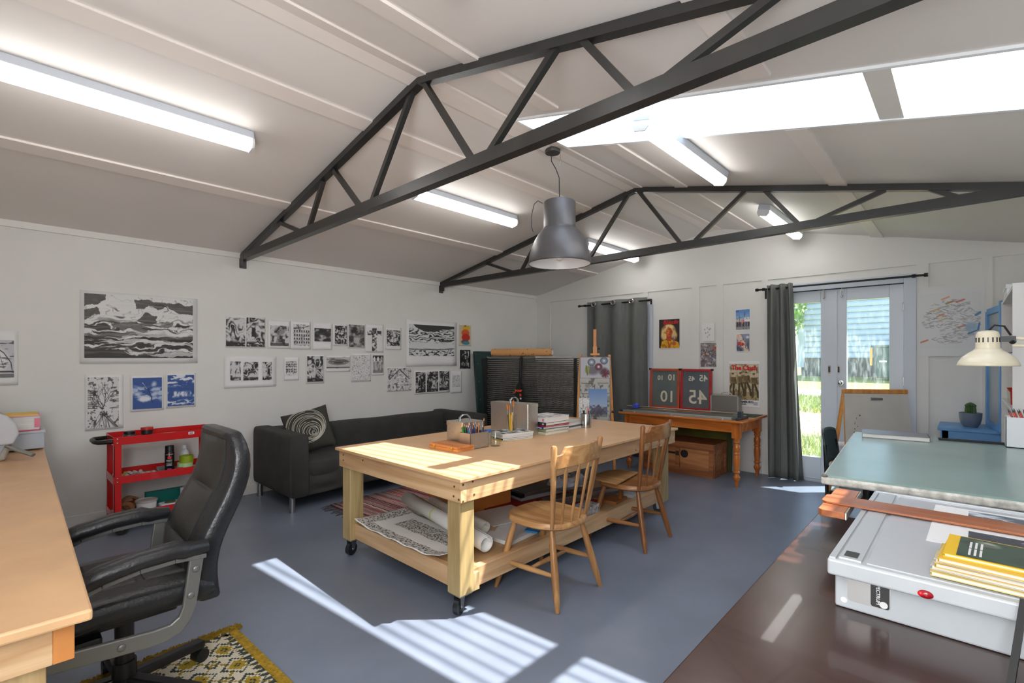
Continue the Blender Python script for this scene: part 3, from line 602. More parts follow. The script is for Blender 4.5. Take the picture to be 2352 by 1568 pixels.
def a_scrib(w, h, sd):
    c = Cv(w, h, (218, 219, 220)); g = random.Random(sd)
    for i in range(420):
        a = g.uniform(0, 6.28); rr = math.sqrt(g.random()); x = .5 + .46 * rr * math.cos(a); y = .52 + .40 * rr * math.sin(a)
        if .08 < x < .32 and .62 < y < .8: continue
        c.line([(x, y), (x + g.uniform(.03, .08), y + g.uniform(-.03, .03))], .004, g.choice(((150, 148, 150), (172, 166, 168), (120, 122, 126), (186, 178, 180))), .75)
    for x, y, col in ((.38, .12, (220, 150, 120)), (.45, .2, (176, 120, 60)), (.62, .18, (206, 96, 84)), (.22, .32, (206, 172, 110)), (.3, .42, (214, 140, 108)), (.03, .88, (206, 104, 84)), (.64, .63, (196, 120, 110)), (.34, .5, (200, 184, 130))):
        c.line([(x, y), (x + .11, y - .04)], .014, col, .8)
    return c.ell(.85, .62, .13, .1, (146, 178, 200), .5, .8).line([(.92, .42), (.98, .38)], .02, (86, 140, 180)).line([(.8, .74), (.95, .68), (.97, .56)], .012, (70, 128, 176))
# ---- hanging them.  F/CY/.. invert the photograph's measured corners to places on the two walls
FPX, CYP, YAW = 1115.08, 822.85, R(43.212)
def px_left(u, v):
    r = (u - 1176) / FPX; dx, dy = math.cos(YAW) + math.sin(YAW) * r, math.sin(YAW) - math.cos(YAW) * r; t = D / dy; return dx * t, 1.32 + (CYP - v) / FPX * t
PPX = {}
def sheet(name, label, cat, u0, u1, v0, v1, prints, group='drawings pinned to the left wall', paper=PAPER, y=D, curl=.0025):
    """paper sheet on the left wall; prints = [(u0,u1,v0,v1, drawing function, args)]"""
    um = (u0 + u1) / 2; xa, xb = px_left(u0, v0)[0], px_left(u1, v0)[0]; z1, z0 = px_left(um, v0)[1], px_left(um, v1)[1]
    cx, cz = (xa + xb) / 2, (z0 + z1) / 2; w, h = xb - xa, z1 - z0
    t = thing(name, label, cat, (cx, y - .0045, cz), 0, group)
    MB().grid(lambda a, b: ((a - .5) * w, -.002 - curl * abs(b * 2 - 1) ** 4 * (.4 + .6 * math.sin(a * 5 + cx * 9) ** 2), (b - .5) * h), 8, 10).build('paper', paper, t, fix=False, smooth=True, solid=.0008)
    for p in prints:
        a0, a1, b0, b1, fn, *ar = p; pm = (a0 + a1) / 2
        xa2, xb2 = px_left(a0, b0)[0], px_left(a1, b0)[0]; z12, z02 = px_left(pm, b0)[1], px_left(pm, b1)[1]
        cw, ch = max(40, int((a1 - a0) * 1.35)), max(40, int((b1 - b0) * 1.35)); cv = fn(cw, ch, *ar)
        o = bpy.data.objects.new('print', cv.mesh('print', xb2 - xa2, z12 - z02)); C.objects.link(o); o.parent = t; o.location = ((xa2 + xb2) / 2 - cx, -.0085, (z12 + z02) / 2 - cz)
    return t
DR = 'drawing'
sheet('ink_drawing', 'big black and white seascape drawing, largest sheet on the left wall', DR, 183, 453, 676, 834, [(193, 442, 682, 822, a_sea, 11)])
sheet('ink_drawing', 'tall ink drawing of a branching tree left of the blue prints', DR, 195, 283, 860, 986, [(201, 272, 866, 982, a_tree, 4)])
sheet('blue_print', 'blue print with a crooked lightning branch and clouds', 'print', 299, 376, 862, 943, [(304, 371, 867, 938, a_blue, 21, 0)])
sheet('blue_print', 'blue print with banded clouds above rain, right of the other blue print', 'print', 381, 449, 857, 935, [(384, 445, 861, 931, a_blue, 33, 1)])
sheet('ink_drawing', 'drawing of a pale domed sail cut off by the left picture edge', DR, -70, 42, 758, 885, [(-64, 32, 780, 867, a_sail, 5)])
sheet('ink_drawing', 'pair of grey storm drawings side by side, first in the upper row', DR, 517, 609, 726, 798, [(518, 562, 729, 795, a_storm, 2), (565, 607, 730, 796, a_storm, 8, .46)])
sheet('ink_drawing', 'drawing of a mushroom-shaped cloud tree with stout trunk', DR, 615, 666, 736, 800, [(620, 662, 748, 794, a_mush, 6)])
sheet('ink_drawing', 'drawing of a ruined building with window rows in the upper row', DR, 667, 713, 738, 802, [(673, 710, 745, 794, a_ruin, 9)])
sheet('ink_drawing', 'small wide drawing of a pale billowing cloud on a dark sky', DR, 718, 762, 742, 803, [(721, 759, 754, 784, a_blob, 13, (70, 70, 70))])
sheet('ink_drawing', 'narrow speckled dark drawing left of the dark skull-like drawing', DR, 764, 798, 744, 794, [(768, 795, 748, 790, a_storm, 15, .42, False, 8, 9)])
sheet('ink_drawing', 'dark grey drawing of a rounded skull-like form', DR, 799, 837, 745, 799, [(800, 836, 746, 797, a_blob, 17)])
sheet('ink_drawing', 'drawing of a textured stone cross', DR, 839, 880, 744, 809, [(842, 875, 752, 806, a_cross, 19)])
sheet('ink_drawing', 'squarish dark streaked drawing between the cross and the large landscape', DR, 885, 921, 752, 803, [(887, 918, 758, 794, a_storm, 23, .44, False, 6, 5)])
sheet('ink_drawing', 'large ink landscape of rolling hills on crumpled paper', DR, 932, 1048, 736, 840, [(938, 1042, 747, 817, a_land, 25)], curl=.008)
sheet('colour_painting', 'small painting of stacked yellow, red and blue blots', 'painting', 1053, 1081, 746, 794, [(1053.5, 1080.5, 747, 793, a_colour, 27)])
sheet('ink_drawing', 'small black drawing with white tree marks under the coloured painting', DR, 1054, 1080, 802, 847, [(1055, 1079, 803, 846, a_night, 29)])
sheet('ink_drawing', 'three small sky drawings on one long sheet in the lower row', DR, 514, 634, 818, 889, [(528, 552, 830, 873, a_storm, 31), (558, 592, 831, 873, a_storm, 35, .47), (602, 623, 831, 872, a_storm, 37)])
sheet('ink_drawing', 'small drawing of a dark block of windows in the lower row', DR, 652, 686, 820, 873, [(655, 680, 829, 862, a_ruin, 39, .1, (40, 40, 40))])
sheet('ink_drawing', 'upright drawing of swooping clouds over a dark sea', DR, 703, 744, 815, 880, [(704.5, 741, 818, 876, a_storm, 41, .5, True, 2, 5)])
sheet('ink_drawing', 'wide drawing of a flat lens-shaped cloud', DR, 748, 804, 817, 853, [(749, 802, 820, 846, a_lens, 43)])
sheet('ink_drawing', 'finely netted pale line drawing with a shell-like form', DR, 806, 851, 813, 876, [(807, 849, 815, 873, a_mesh, 45)])
sheet('ink_drawing', 'small drawing of three white diamond lamps on poles', DR, 853, 881, 814, 861, [(855, 879, 816, 856, a_lamps, 47)])
sheet('ink_drawing', 'drawing of a gabled glasshouse frame', DR, 888, 944, 844, 898, [(889, 943, 845, 896, a_gable, 49)])
sheet('ink_drawing', 'triptych of dark storm drawings under the large landscape', DR, 951, 1032, 850, 903, [(953.5, 976, 854, 901, a_storm, 51, .4), (979, 1005, 853, 899, a_storm, 53, .45), (1007.5, 1030, 852, 896, a_storm, 55, .42)])
sheet('ink_drawing', 'tiny speckled drawing on a tall sheet, last in the lower row', DR, 1034, 1060, 852, 902, [(1038, 1055, 861, 888, a_mesh, 57, 9, 9)])
# ---- back wall: pictures face -X; local frame turned a quarter
def poster(name, label, cat, y0, y1, z0, z1, prints, paper=PAPER, group=None, x=E - .002):
    t = thing(name, label, cat, (x, (y0 + y1) / 2, (z0 + z1) / 2), R(-90), group); w, h = abs(y1 - y0), z1 - z0
    MB().box(-w / 2, -.0025, -h / 2, w / 2, -.0015, h / 2).build('paper', paper, t)
    for a0, a1, b0, b1, fn, n, *ar in prints:
        cv = fn(n, max(20, int(n * (b1 - b0) / abs(a1 - a0))), *ar)
        o = bpy.data.objects.new('print', cv.mesh('print', abs(a1 - a0), b1 - b0)); C.objects.link(o); o.parent = t
        o.location = ((y0 + y1) / 2 - (a0 + a1) / 2, -.0032, (b0 + b1) / 2 - (z0 + z1) / 2)
    return t
RED = mat('red_print', (206, 34, 34), .6); BLKP = mat('black_print', (34, 34, 34), .6)
t = poster('music_poster', 'poster of a blonde singer in yellow holding a microphone', 'poster', 2.98, 2.69, 1.45, 1.835, [(2.975, 2.695, 1.455, 1.83, a_singer, 70, 61)])
lettering('Blondie', .068, RED, t, (-.085, -.0045, .128), (R(90), 0, R(0)), shear=.35, bold=.001)
MB().bar((-.07, -.0045, .122), (.095, -.0045, .13), .002, .006).build('underline', RED, t)
poster('doodle_sheet', 'faint white sheet of tiny doodles above the grey abstract print', 'drawing', 2.405, 2.255, 1.53, 1.755, [(2.40, 2.26, 1.535, 1.75, a_doodle, 46, 63)], mat('thin_paper', (228, 228, 227), .8), x=E - .013)
poster('abstract_print', 'grey mottled abstract print with rust and blue patches', 'print', 2.428, 2.22, 1.215, 1.51, [(2.426, 2.222, 1.217, 1.508, a_abst, 56, 65)], x=E - .002)
poster('photo_print', 'small photo of a white street facade under blue sky', 'photo', 2.012, 1.842, 1.648, 1.90, [(2.005, 1.85, 1.657, 1.893, a_street, 48, 67)])
poster('photo_print', 'small photo print with a diagonal red and cream burst', 'photo', 2.002, 1.848, 1.40, 1.612, [(1.997, 1.853, 1.405, 1.607, a_rocket, 44, 69)])
t = poster('concert_poster', 'sepia concert poster of four standing musicians under red lettering', 'poster', 2.085, 1.742, .755, 1.29, [(2.077, 1.752, .835, 1.255, a_band, 96, 71)])
lettering('The Clash', .076, RED, t, (0, -.0045, .162), (R(90), 0, 0), bold=.0028, align='CENTER', spacing=.92)
lettering('HAMBURG', .036, BLKP, t, (-.068, -.0045, -.222), (R(90), 0, 0), bold=.0014)
lettering('Markthalle', .022, BLKP, t, (-.068, -.0045, -.243), (R(90), 0, 0), bold=.0006)
lettering('5.', .04, BLKP, t, (-.125, -.0045, -.222), (R(90), 0, 0), bold=.0012)
MB().box(.105, -.0036, -.245, .15, -.0026, -.205).build('small_print', mat('pale_violet_print', (190, 180, 194), .7), t)
poster('scribble_drawing', 'large pale crayon scribble drawing on the wall right of the doors', 'drawing', .352, -.11, 1.34, 1.985, [(.335, -.085, 1.41, 1.925, a_scrib, 150, 73)], mat('pale_sheet', (221, 222, 222), .8), x=E - .0125)
# ================================================================== left side: desk, chair, trolley, sofa
def loft(mb, secs, cap=True):
    n = len(secs[0]); n0 = len(mb.v)
    for s in secs: mb.v += [tuple(map(float, p)) for p in s]
    for i in range(len(secs) - 1):
        for j in range(n):
            mb.f.append((n0 + i*n + j, n0 + i*n + (j+1) % n, n0 + (i+1)*n + (j+1) % n, n0 + (i+1)*n + j))
    if cap: mb.f.append(tuple(n0 + j for j in range(n))[::-1]); mb.f.append(tuple(n0 + (len(secs)-1)*n + j for j in range(n)))
    return mb
def srect(w, h, p=4.0, n=28):      # superellipse outline
    return [(w / 2 * math.copysign(abs(math.cos(a)) ** (2 / p), math.cos(a)), h / 2 * math.copysign(abs(math.sin(a)) ** (2 / p), math.sin(a))) for a in [2 * math.pi * i / n for i in range(n)]]
# ---- workbench desk along the rear wall
t = thing('desk', 'long MDF-topped pine desk at the left edge of the picture', 'desk', (.166, 1.58, 0), R(-1.2))
MB().box(-.78, 0, .672, 0, 3.47, .70).build('desktop', MDF, t, bevel=.006)
MB().box(-.74, .06, .565, -.07, .105, .672).build('end_rail', PINEX, t, bevel=.002)
MB().box(-.07, .06, .565, -.03, 3.3, .672).build('side_rail', mat('orange_pine_rail', (214, 140, 74), .5, var=.12, scale=4), t, bevel=.002)
for y in (.11, 1.7, 3.2):
    for x in (-.17, -.72): MB().box(x, y, 0, x + .09, y + .09, .565 if x < -.5 else .672).build('leg', PINEZ, t, bevel=.003)
MB().cyl((-.2, .0595, .61), (-.2, .062, .61), .012).build('knot', mat('knot_brown', (120, 84, 50), .6), t)
# printer
PG = mat('printer_grey', (188, 190, 196), .4)
t = thing('printer', 'rounded pale grey inkjet printer at the left edge of the desk', 'printer', (-.20, 4.40, .70))
loft(MB(), [[(x, y, z) for x, z in [(-.25, .0), (.24, .0), (.27, .10), (.272, .2), (.24, .26), (.17, .32), (.07, .36), (-.06, .375), (-.25, .375)]] for y in (-.17, .17)]).build('body', mat('printer_top', (170, 168, 160), .4), t, bevel=.02, seg=3)
loft(MB(), [[(x, y, z) for x, z in [(-.26, .10), (.275, .10), (.3, .16), (.29, .22), (.25, .275), (.17, .315), (-.26, .335)]] for y in (-.2, -.165)]).build('front_cover', PG, t, bevel=.012, seg=3)
MB().prism([(-.24, 0), (.2, 0), (.24, .1), (-.24, .1)], -.19, -.16, lambda x, z, y: (x, y, z)).build('base', mat('printer_base', (150, 156, 168), .4), t)
MB().tube([(.24, -.17, .10), (.30, -.2, .06), (.36, -.24, .03)], .012, 8, sx=1.6).build('paper_guide', mat('guide_grey', (128, 128, 124), .4), t, smooth=True)
one(MB().box(0, 0, 0, .20, .30, .012), 'paper_pile', PAPER, 'pile of white paper sheets on the desk behind the printer', 'paper', (.02, 4.68, .70), (0, 0, R(-2)))
t = thing('storage_box', 'pale grey lidded box under the pink folder on the desk', 'box', (.115, 4.72, .712))
MB().box(-.12, -.14, 0, .115, .14, .12).build('body', mat('grey_box', (176, 184, 194), .5), t, bevel=.005); MB().box(-.125, -.145, .105, .12, .145, .125).build('lid', mat('grey_box_lid', (190, 196, 204), .5), t, bevel=.004)
t = thing('file_folder', 'pink and white patterned file folder lying on the grey box', 'folder', (.10, 4.70, .837))
MB().box(-.11, -.13, 0, .11, .13, .006).build('cover', mat('magenta_card', (206, 60, 104), .5), t); MB().box(-.105, -.125, .006, .105, .125, .096).build('pages', mat('page_stack', (226, 226, 224), .7, var=.08, scale=40, stretch=(.1, .1, 3)), t)
MB().box(-.11, -.13, .096, .11, .13, .102).build('cover', mat('pink_card', (226, 150, 166), .5), t); MB().box(-.11, -.125, .102, .10, .125, .107).build('yellow_sheet', mat('yellow_card', (232, 196, 90), .6), t)
MB().box(.08, -.1305, .02, .108, -.129, .08).build('sticker', mat('pink_sticker', (226, 130, 150), .6), t)
one(MB().prism(rrect(.26, .17, .02), -.02, .02, lambda x, z, y: (x, y, z)).prism(rrect(.2, .11, .01), -.022, -.019, lambda x, z, y: (x, y, z)), 'picture_frame', mat('dark_frame', (96, 98, 94), .4), 'dark grey framed panel standing behind the pink folder', 'frame', (.06, 4.94, .79), (R(-8), 0, 0))
t = thing('keyboard', 'slim white and aluminium keyboard on the desk edge', 'keyboard', (-.165, 2.33, .70), R(90))
MB().prism(rrect(.36, .155, .012), 0, .012).build('case', mat('keyboard_alu', (188, 190, 194), .35, .6), t); keym = None
for j in range(5):
    for i in range(13):
        if keym is None: keym = MB().box(-.0115, -.0115, 0, .0115, .0115, .004).build('key', WHITE, t, bevel=.0015); k_ = keym
        else: k_ = keym.copy(); C.objects.link(k_)
        k_.location = (-.162 + i * .027, -.054 + j * .027, .012)
one(MB().prism(rrect(.06, .11, .028), 0, .022), 'computer_mouse', WHITE, 'white computer mouse at the left edge of the desk', 'mouse', (-.03, 2.62, .70), bevel=.008)
# ---- office chair (faces -X)
LEATH = mat('black_leather', (34, 35, 38), .32, var=.10, scale=14, bump=.18, bscale=90, rvar=.06)
LEATH2 = mat('black_leather_panel', (44, 44, 42), .42, var=.08, scale=14, bump=.15, bscale=90)
GUN = mat('gunmetal_paint', (124, 124, 122), .38, .55)
t = thing('office_chair', 'black leather office chair with grey arm frames pushed under the desk', 'chair', (.335, 2.33, .009), R(0))
secs = []
for k in range(15):
    f = k / 14; z = .40 + f * .615; w = .50 * (1 - .04 * f) * (1 if f < .82 else math.sqrt(max(.05, 1 - ((f - .82) / .2) ** 2 * .55))); th = .095 + .025 * math.sin(f * math.pi) - .03 * f
    xc = .222 + .10 * f + .035 * math.sin(f * 6.2) * -1
    secs.append([(xc + b, a, z) for a, b in srect(w, th, 5, 32)])
bk = loft(MB(), secs).build('backrest', LEATH, t, smooth=True, bevel=.02, seg=3, angle=60)
for z0, z1, wd, dp in ((.44, .60, .30, .022), (.61, .78, .28, .030), (.79, .985, .32, .02)):
    ss = []
    for k in range(9):
        f = k / 8; z = z0 + (z1 - z0) * f; fb = (z - .40) / .615; xc = .222 + .10 * fb - .035 * math.sin(fb * 6.2) - (.095 + .025 * math.sin(fb * math.pi) - .03 * fb) / 2
        bul = dp * math.sin(f * math.pi) ** .5; ss.append([(xc - .004 - (bul * (1 - (2 * a / wd) ** 2)), a, z) for a in [wd * (i / 12 - .5) for i in range(13)]] + [(xc + .03, a, z) for a in [wd * (.5 - i / 12) for i in range(13)]])
    loft(MB(), ss).build('back_pad', LEATH2, bk, smooth=True, angle=70)
secs = []
for k in range(13):
    f = k / 12; x = .24 - f * .56; secs.append([(x, a, .445 + b + .012 * math.sin(f * 3)) for a, b in srect(.52, .11 if .05 < f < .95 else .06, 4, 28)])
st = loft(MB(), secs).build('seat', LEATH, t, smooth=True, bevel=.015, angle=60)
for i in range(3):
    x0 = .17 - i * .15; MB().cbox((x0 - .07, 0, .5), (.14, .32, .028)).build('seat_pad', LEATH2, st, bevel=.013, seg=3)
for s in (-1, 1):
    y = s * .285
    pts = [(.185 - .06, y, .625), (.10, y, .633), (0, y, .628), (-.10, y, .61), (-.2, y, .575), (-.26, y, .545)]
    pts = [(.20, y, .622)] + pts; 
    ap = MB().tube(pts, [.022, .03, .032, .032, .032, .03, .02], 14, sx=1.35).build('arm_pad', LEATH, t, smooth=True)
    fp = [(-.27, y, .505), (-.1, y, .575), (.0, y, .592), (.10, y, .597), (.195, y, .59)]
    m = MB()
    for a, b in zip(fp[:-1], fp[1:]): m.bar(a, b, .03, .016)
    m.build('arm_rail', GUN, t, bevel=.003)
    m = MB(); q = [(.145, .60), (.19, .60), (.165, .42), (.15, .375), (.12, .338), (.07, .322), (.02, .322), (-.30, .352), (-.345, .365), (-.345, .395), (-.30, .405), (.04, .376), (.085, .378), (.11, .395), (.122, .425)]
    o = m.prism(q, y - .009, y + .009, lambda a, b, c2: (a, c2, b)).build('arm_frame', GUN, t, bevel=.005)
    for bx_, bz in ((.162, .55), (.146, .46), (-.05, .356), (-.29, .38)):
        MB().ball((bx_, y + s * -.0 - .011 * (1 if s < 0 else -1), bz), (.012, .005, .012), 12, 6).build('bolt_cap', GUN, o, smooth=True)
MB().cbox((0, 0, .365), (.3, .2, .05)).cbox((-.12, -.1, .33), (.08, .1, .04)).build('mechanism', BLACK, t, bevel=.01)
MB().cyl((0, 0, .16), (0, 0, .35), .03).cyl((0, 0, .06), (0, 0, .17), .038).build('gas_column', BLACK, t, smooth=True)
for k in range(5):
    a = R(72 * k + 20); ca, sa = math.cos(a), math.sin(a)
    lg = MB().bar((0, 0, .10), (ca * .30, sa * .30, .075), .05, .035).build('base_leg', BLACK, t, bevel=.01)
    MB().cyl((ca * .29 - sa * .022, sa * .29 + ca * .022, .028), (ca * .29 + sa * .022, sa * .29 - ca * .022, .028), .028).cyl((ca * .29, sa * .29, .03), (ca * .29, sa * .29, .08), .008).build('castor', BLACK, lg, smooth=True)
# ---- kilim under the desk chair
def kilim_mat():
    mt, nt, b = newmat('kilim_weave'); co = texco(nt, (1, 1, 1)); sp = nt.nodes.new('ShaderNodeSeparateXYZ'); nt.links.new(co, sp.inputs[0])
    def mth(op, a, b2=None, v=None):
        n = nt.nodes.new('ShaderNodeMath'); n.operation = op; nt.links.new(a, n.inputs[0])
        if b2 is not None: nt.links.new(b2, n.inputs[1])
        elif v is not None: n.inputs[1].default_value = v
        return n.outputs[0]
    def cell(a, p): return mth('ABSOLUTE', mth('SUBTRACT', mth('FRACT', mth('MULTIPLY', mth('FLOOR', mth('MULTIPLY', a, v=110.0)), v=1 / 110 / p)), v=.5))
    u, v = cell(sp.outputs[0], .14), cell(sp.outputs[1], .16); dm = mth('ADD', u, v); df = mth('ABSOLUTE', mth('SUBTRACT', u, v)); mx_ = mth('MAXIMUM', u, v)
    base = ramp(nt, dm, [(0.0, (58, 62, 42)), (.10, (58, 62, 42)), (.11, (168, 140, 28)), (.26, (168, 140, 28)), (.27, (214, 204, 182)), (.36, (214, 204, 182)), (.37, (52, 64, 60)), (.45, (52, 64, 60)), (.46, (214, 204, 182)), (.74, (214, 204, 182)), (.75, (60, 66, 60)), (.84, (60, 66, 60)), (.85, (206, 196, 172))])
    for n_ in nt.nodes:
        if n_.type == 'VALTORGB': n_.color_ramp.interpolation = 'CONSTANT'
    m2 = nt.nodes.new('ShaderNodeMixRGB'); nt.links.new(mth('LESS_THAN', df, v=.035), m2.inputs[0]); nt.links.new(base, m2.inputs[1]); m2.inputs[2].default_value = rgba((150, 128, 34))
    f = noise(nt, texco(nt, (1, 1, 1)), 260, 2); m3 = nt.nodes.new('ShaderNodeMixRGB'); m3.blend_type = 'MULTIPLY'; m3.inputs[0].default_value = .35
    nt.links.new(m2.outputs[0], m3.inputs[1]); nt.links.new(ramp(nt, f, [(.3, (150, 150, 150)), (.7, (255, 255, 255))]), m3.inputs[2])
    nt.links.new(m3.outputs[0], b.inputs['Base Color']); b.inputs['Roughness'].default_value = .95; bumpy(nt, b, f, .5, .003); return mt
OCHRE = mat('ochre_wool', (166, 132, 26), .95, var=.25, scale=60, bump=.5, bscale=200)
t = thing('kilim_rug', 'olive, cream and black patterned kilim with ochre fringe under the office chair', 'rug', (.23, 1.86, 0), R(2))
MB().box(-.56, -.95, 0, .56, .72, .008).build('woven_field', kilim_mat(), t)
MB().box(-.60, -.99, 0, -.56, .74, .009).build('ochre_border', OCHRE, t); MB().box(.56, -.99, 0, .60, .74, .009).build('ochre_border', OCHRE, t)
DKB = mat('dark_zigzag', (52, 60, 54), .95); m = MB()
for i in range(46): m.add([(.545, -.95 + i * .036, .0085), (.56, -.95 + i * .036, .0085), (.56, -.93 + i * .036, .0085), (.52, -.93 + i * .036, .0085)], [(0, 1, 2, 3)])
for i in range(31): m.add([(-.55 + i * .036, .71, .0085), (-.53 + i * .036, .71, .0085), (-.53 + i * .036, .665, .0085), (-.55 + i * .036, .69, .0085)], [(0, 1, 2, 3)])
m.build('zigzag_edge', DKB, t, fix=False)
m = MB(); g = random.Random(9)
for i in range(900):
    x = g.uniform(-.6, .62); y0 = .70; y1 = .745 + g.uniform(0, .03); dx = g.uniform(-.02, .02); m.add([(x, y0, .006), (x + .005, y0, .012), (x + .005 + dx, y1, .004 + g.random() * .006), (x + dx, y1, .002)], [(0, 1, 2, 3)])
fr = m.build('fringe', OCHRE, t, fix=False); fr['kind'] = 'stuff'
# ---- red trolley
REDP = mat('red_gloss_paint', (196, 16, 18), .28, coat=.3); GREYP = mat('trolley_grey', (150, 156, 168), .45)
TX0, TX1, TY0, TY1 = .60, 1.275, 4.60, 4.95
t = thing('tool_trolley', 'red steel three-tier tool trolley against the left wall', 'trolley', (.9375, 4.775, 0))
def tb(x0, y0, z0, x1, y1, z1): return MB().box(x0 - .9375, y0 - 4.775, z0, x1 - .9375, y1 - 4.775, z1)
for x in (TX0, TX1 - .045):
    for y in (TY0, TY1): 
        s = 1 if y == TY0 else -1
        m = tb(x, min(y, y + s * .004), .09, x + .045, max(y, y + s * .004), .73); xx = x if x == TX0 else x + .041
        m.box(xx - .9375, min(y, y + s * .035) - 4.775, .09, xx + .004 - .9375, max(y, y + s * .035) - 4.775, .73); m.build('post', REDP, t)
for zb, zt in ((.675, .735), (.385, .442), (.115, .165)):
    tr_ = tb(TX0, TY0 + .004, zb, TX1, TY1 - .004, zb + .006).build('tray', mat('tray_floor', (186, 184, 178), .5, var=.1, scale=10), t)
    m = tb(TX0 - .002, TY0 - .003, zb, TX1 + .002, TY0 + .001, zt).box(TX0 - .9395, TY1 - 4.776, zb, TX1 - .9355, TY1 - 4.772, zt).box(TX0 - .9405, TY0 - 4.775, zb, TX0 - .9365, TY1 - 4.775, zt).box(TX1 - .9385, TY0 - 4.775, zb, TX1 - .9345, TY1 - 4.775, zt)
    m.build('tray_side', REDP, tr_)
    for x in (TX0 + .02, TX1 - .022):
        for z in (zb + .016, zt - .014): MB().ball((x - .9375, TY0 - 4.779, z), (.006, .004, .006), 10, 6).build('rivet', CHROME, tr_, smooth=True)
MB().tube([(TX0 - .9375, TY0 - 4.745, .70), (TX0 - 1.02, TY0 - 4.72, .70), (TX0 - 1.035, TY0 - 4.66, .70), (TX0 - 1.035, TY1 - 4.88, .70), (TX0 - 1.02, TY1 - 4.83, .70), (TX0 - .9375, TY1 - 4.805, .70)], .016, 10).build('handle', BLACK, t, smooth=True)
MB().box(TX1 - .935, TY0 - 4.72, .715, TX1 - .86, TY1 - 4.83, .725).build('side_shelf', mat('shelf_grey', (140, 140, 138), .4, .5), t, bevel=.003)
MB().box(1.07 - .9375, TY0 - 4.7785, .705, 1.11 - .9375, TY0 - 4.777, .725).build('sticker', WHITE, t); MB().box(1.078 - .9375, TY0 - 4.7793, .711, 1.102 - .9375, TY0 - 4.7782, .718).build('sticker_print', BLACK, t)
for x in (TX0 + .05, TX1 - .05):
    for y in (TY0 + .02, TY1 - .05):
        c_ = MB().cyl((x - .9375, y - 4.787, .04), (x - .9375, y - 4.763, .04), .04, n=20).build('castor_wheel', RUBBER, t, smooth=True)
        MB().cbox((x - .9375, y - 4.775, .095), (.05, .045, .006)).prism([(-.02, .095), (.02, .095), (.008, .035), (-.008, .035)], -.016, .016, lambda a, b, q: (x - .9375 + a, y - 4.775 + q, b)).build('castor_fork', GALV, c_)
def item(name, label, cat, x, y, z, prof, m, n=24, group=None, lid=None):
    if lid is None: return one(MB().lathe(prof, n), name, m, label, cat, (x, y, z), group=group, smooth=True)
    o = thing(name, label, cat, (x, y, z), 0, group); MB().lathe(prof, n).build('body', m, o, smooth=True); MB().lathe(lid[0], n).build('lid', lid[1], o, smooth=True); return o
zt = .681
item('ink_jar', 'squat dark glass ink jar on the red trolley top', 'jar', .715, 4.76, zt, [(.0, 0), (.042, 0), (.046, .02), (.044, .04), (.03, .055)], mat('dark_glass', (54, 54, 54), .12), lid=([(.033, .052), (.035, .053), (.035, .072), (.0, .072)], BLACKM))
item('paint_tin', 'dark tin with a red lid on the red trolley top', 'tin', .83, 4.78, zt, [(.0, 0), (.036, 0), (.036, .035), (.034, .036), (.038, .04), (.038, .075), (.0, .075)], mat('dark_tin', (62, 60, 62), .3, .6), lid=([(.041, .072), (.041, .09), (.0, .09)], mat('red_lid', (190, 40, 34), .4)))
one(MB().lathe([(.0, 0), (.018, 0), (.018, .03), (0, .03)], 16), 'tape_roll', mat('orange_tape', (226, 96, 30), .5), 'small orange roll beside the red-lidded tin', 'tape', (.885, 4.73, zt), smooth=True)
one(MB().lathe([(.0, 0), (.05, 0), (.062, .012), (.06, .013), (.048, .004), (0, .004)], 24), 'saucer', mat('white_china', (214, 214, 208), .3), 'shallow white dish at the left end of the trolley top', 'dish', (.655, 4.80, zt), smooth=True)
one(MB().lathe([(.0, 0), (.1, 0), (.12, .014), (.116, .016), (.098, .006), (0, .006)], 32), 'palette_plate', mat('palette_white', (198, 202, 196), .35, var=.12, scale=30), 'oval white palette plate along the trolley top', 'plate', (1.0, 4.80, zt), smooth=True)
for i in range(4):
    one(MB().tube([(0, 0, .006), (.09, .012 * i, .006), (.17, 0, .006)], [.005, .004, .002], 6), 'paint_brush', (CHROME, BLACKM, PINEX, GALV)[i], ('thin metal palette knife', 'thin black brush', 'bare wooden brush', 'grey metal brush')[i] + ' lying on the trolley top', 'tool', (1.07 + i * .015, 4.70 + i * .05, zt), (0, 0, R(-8 + 9 * i)), smooth=True)
zm = .392; g = random.Random(12)
TUBE_M = [mat('tube_white', (214, 214, 212), .35), mat('tube_cream', (206, 200, 184), .35), mat('tube_yellow', (206, 176, 60), .4), mat('tube_grey', (150, 150, 148), .3, .4)]
CAPM = [BLACK, WHITE, mat('cap_red', (170, 40, 40), .4), mat('cap_ochre', (190, 150, 50), .4)]
tb0 = None
for i in range(22):
    x = .64 + (i % 8) * .0335; y = 4.67 + (i // 8) * .108 + g.uniform(-.004, .004); a = 1.57 + g.uniform(-.35, .35)
    o = thing('paint_tube', 'squeezed paint tube, %s from the left in the %s row of the trolley pile' % (('first', 'second', 'third', 'fourth', 'fifth', 'sixth', 'seventh', 'eighth')[i % 8], ('front', 'middle', 'back')[i // 8]), 'paint tube', (x, y, zm + .013), a, 'paint tubes on the trolley')
    loft(MB(), [[(xx, w * math.cos(q), h * math.sin(q)) for q in [2 * math.pi * j / 10 for j in range(10)]] for xx, w, h in ((-.05, .014, .002), (-.02, .014, .009), (.03, .013, .012), (.037, .006, .006))]).build('tube_body', TUBE_M[g.choice((0, 0, 1, 2, 3))], o, smooth=True)
    MB().cyl((.037, 0, 0), (.052, 0, 0), .007, n=10).build('cap', CAPM[g.randrange(4)], o)
one(MB().box(-.05, -.06, 0, .05, .06, .012).box(-.05, -.06, .012, -.045, .06, .03).box(.045, -.06, .012, .05, .06, .03), 'metal_tray', GALV, 'small grey metal tray on the middle trolley tray', 'tray', (.975, 4.86, zm), (0, 0, R(90)))
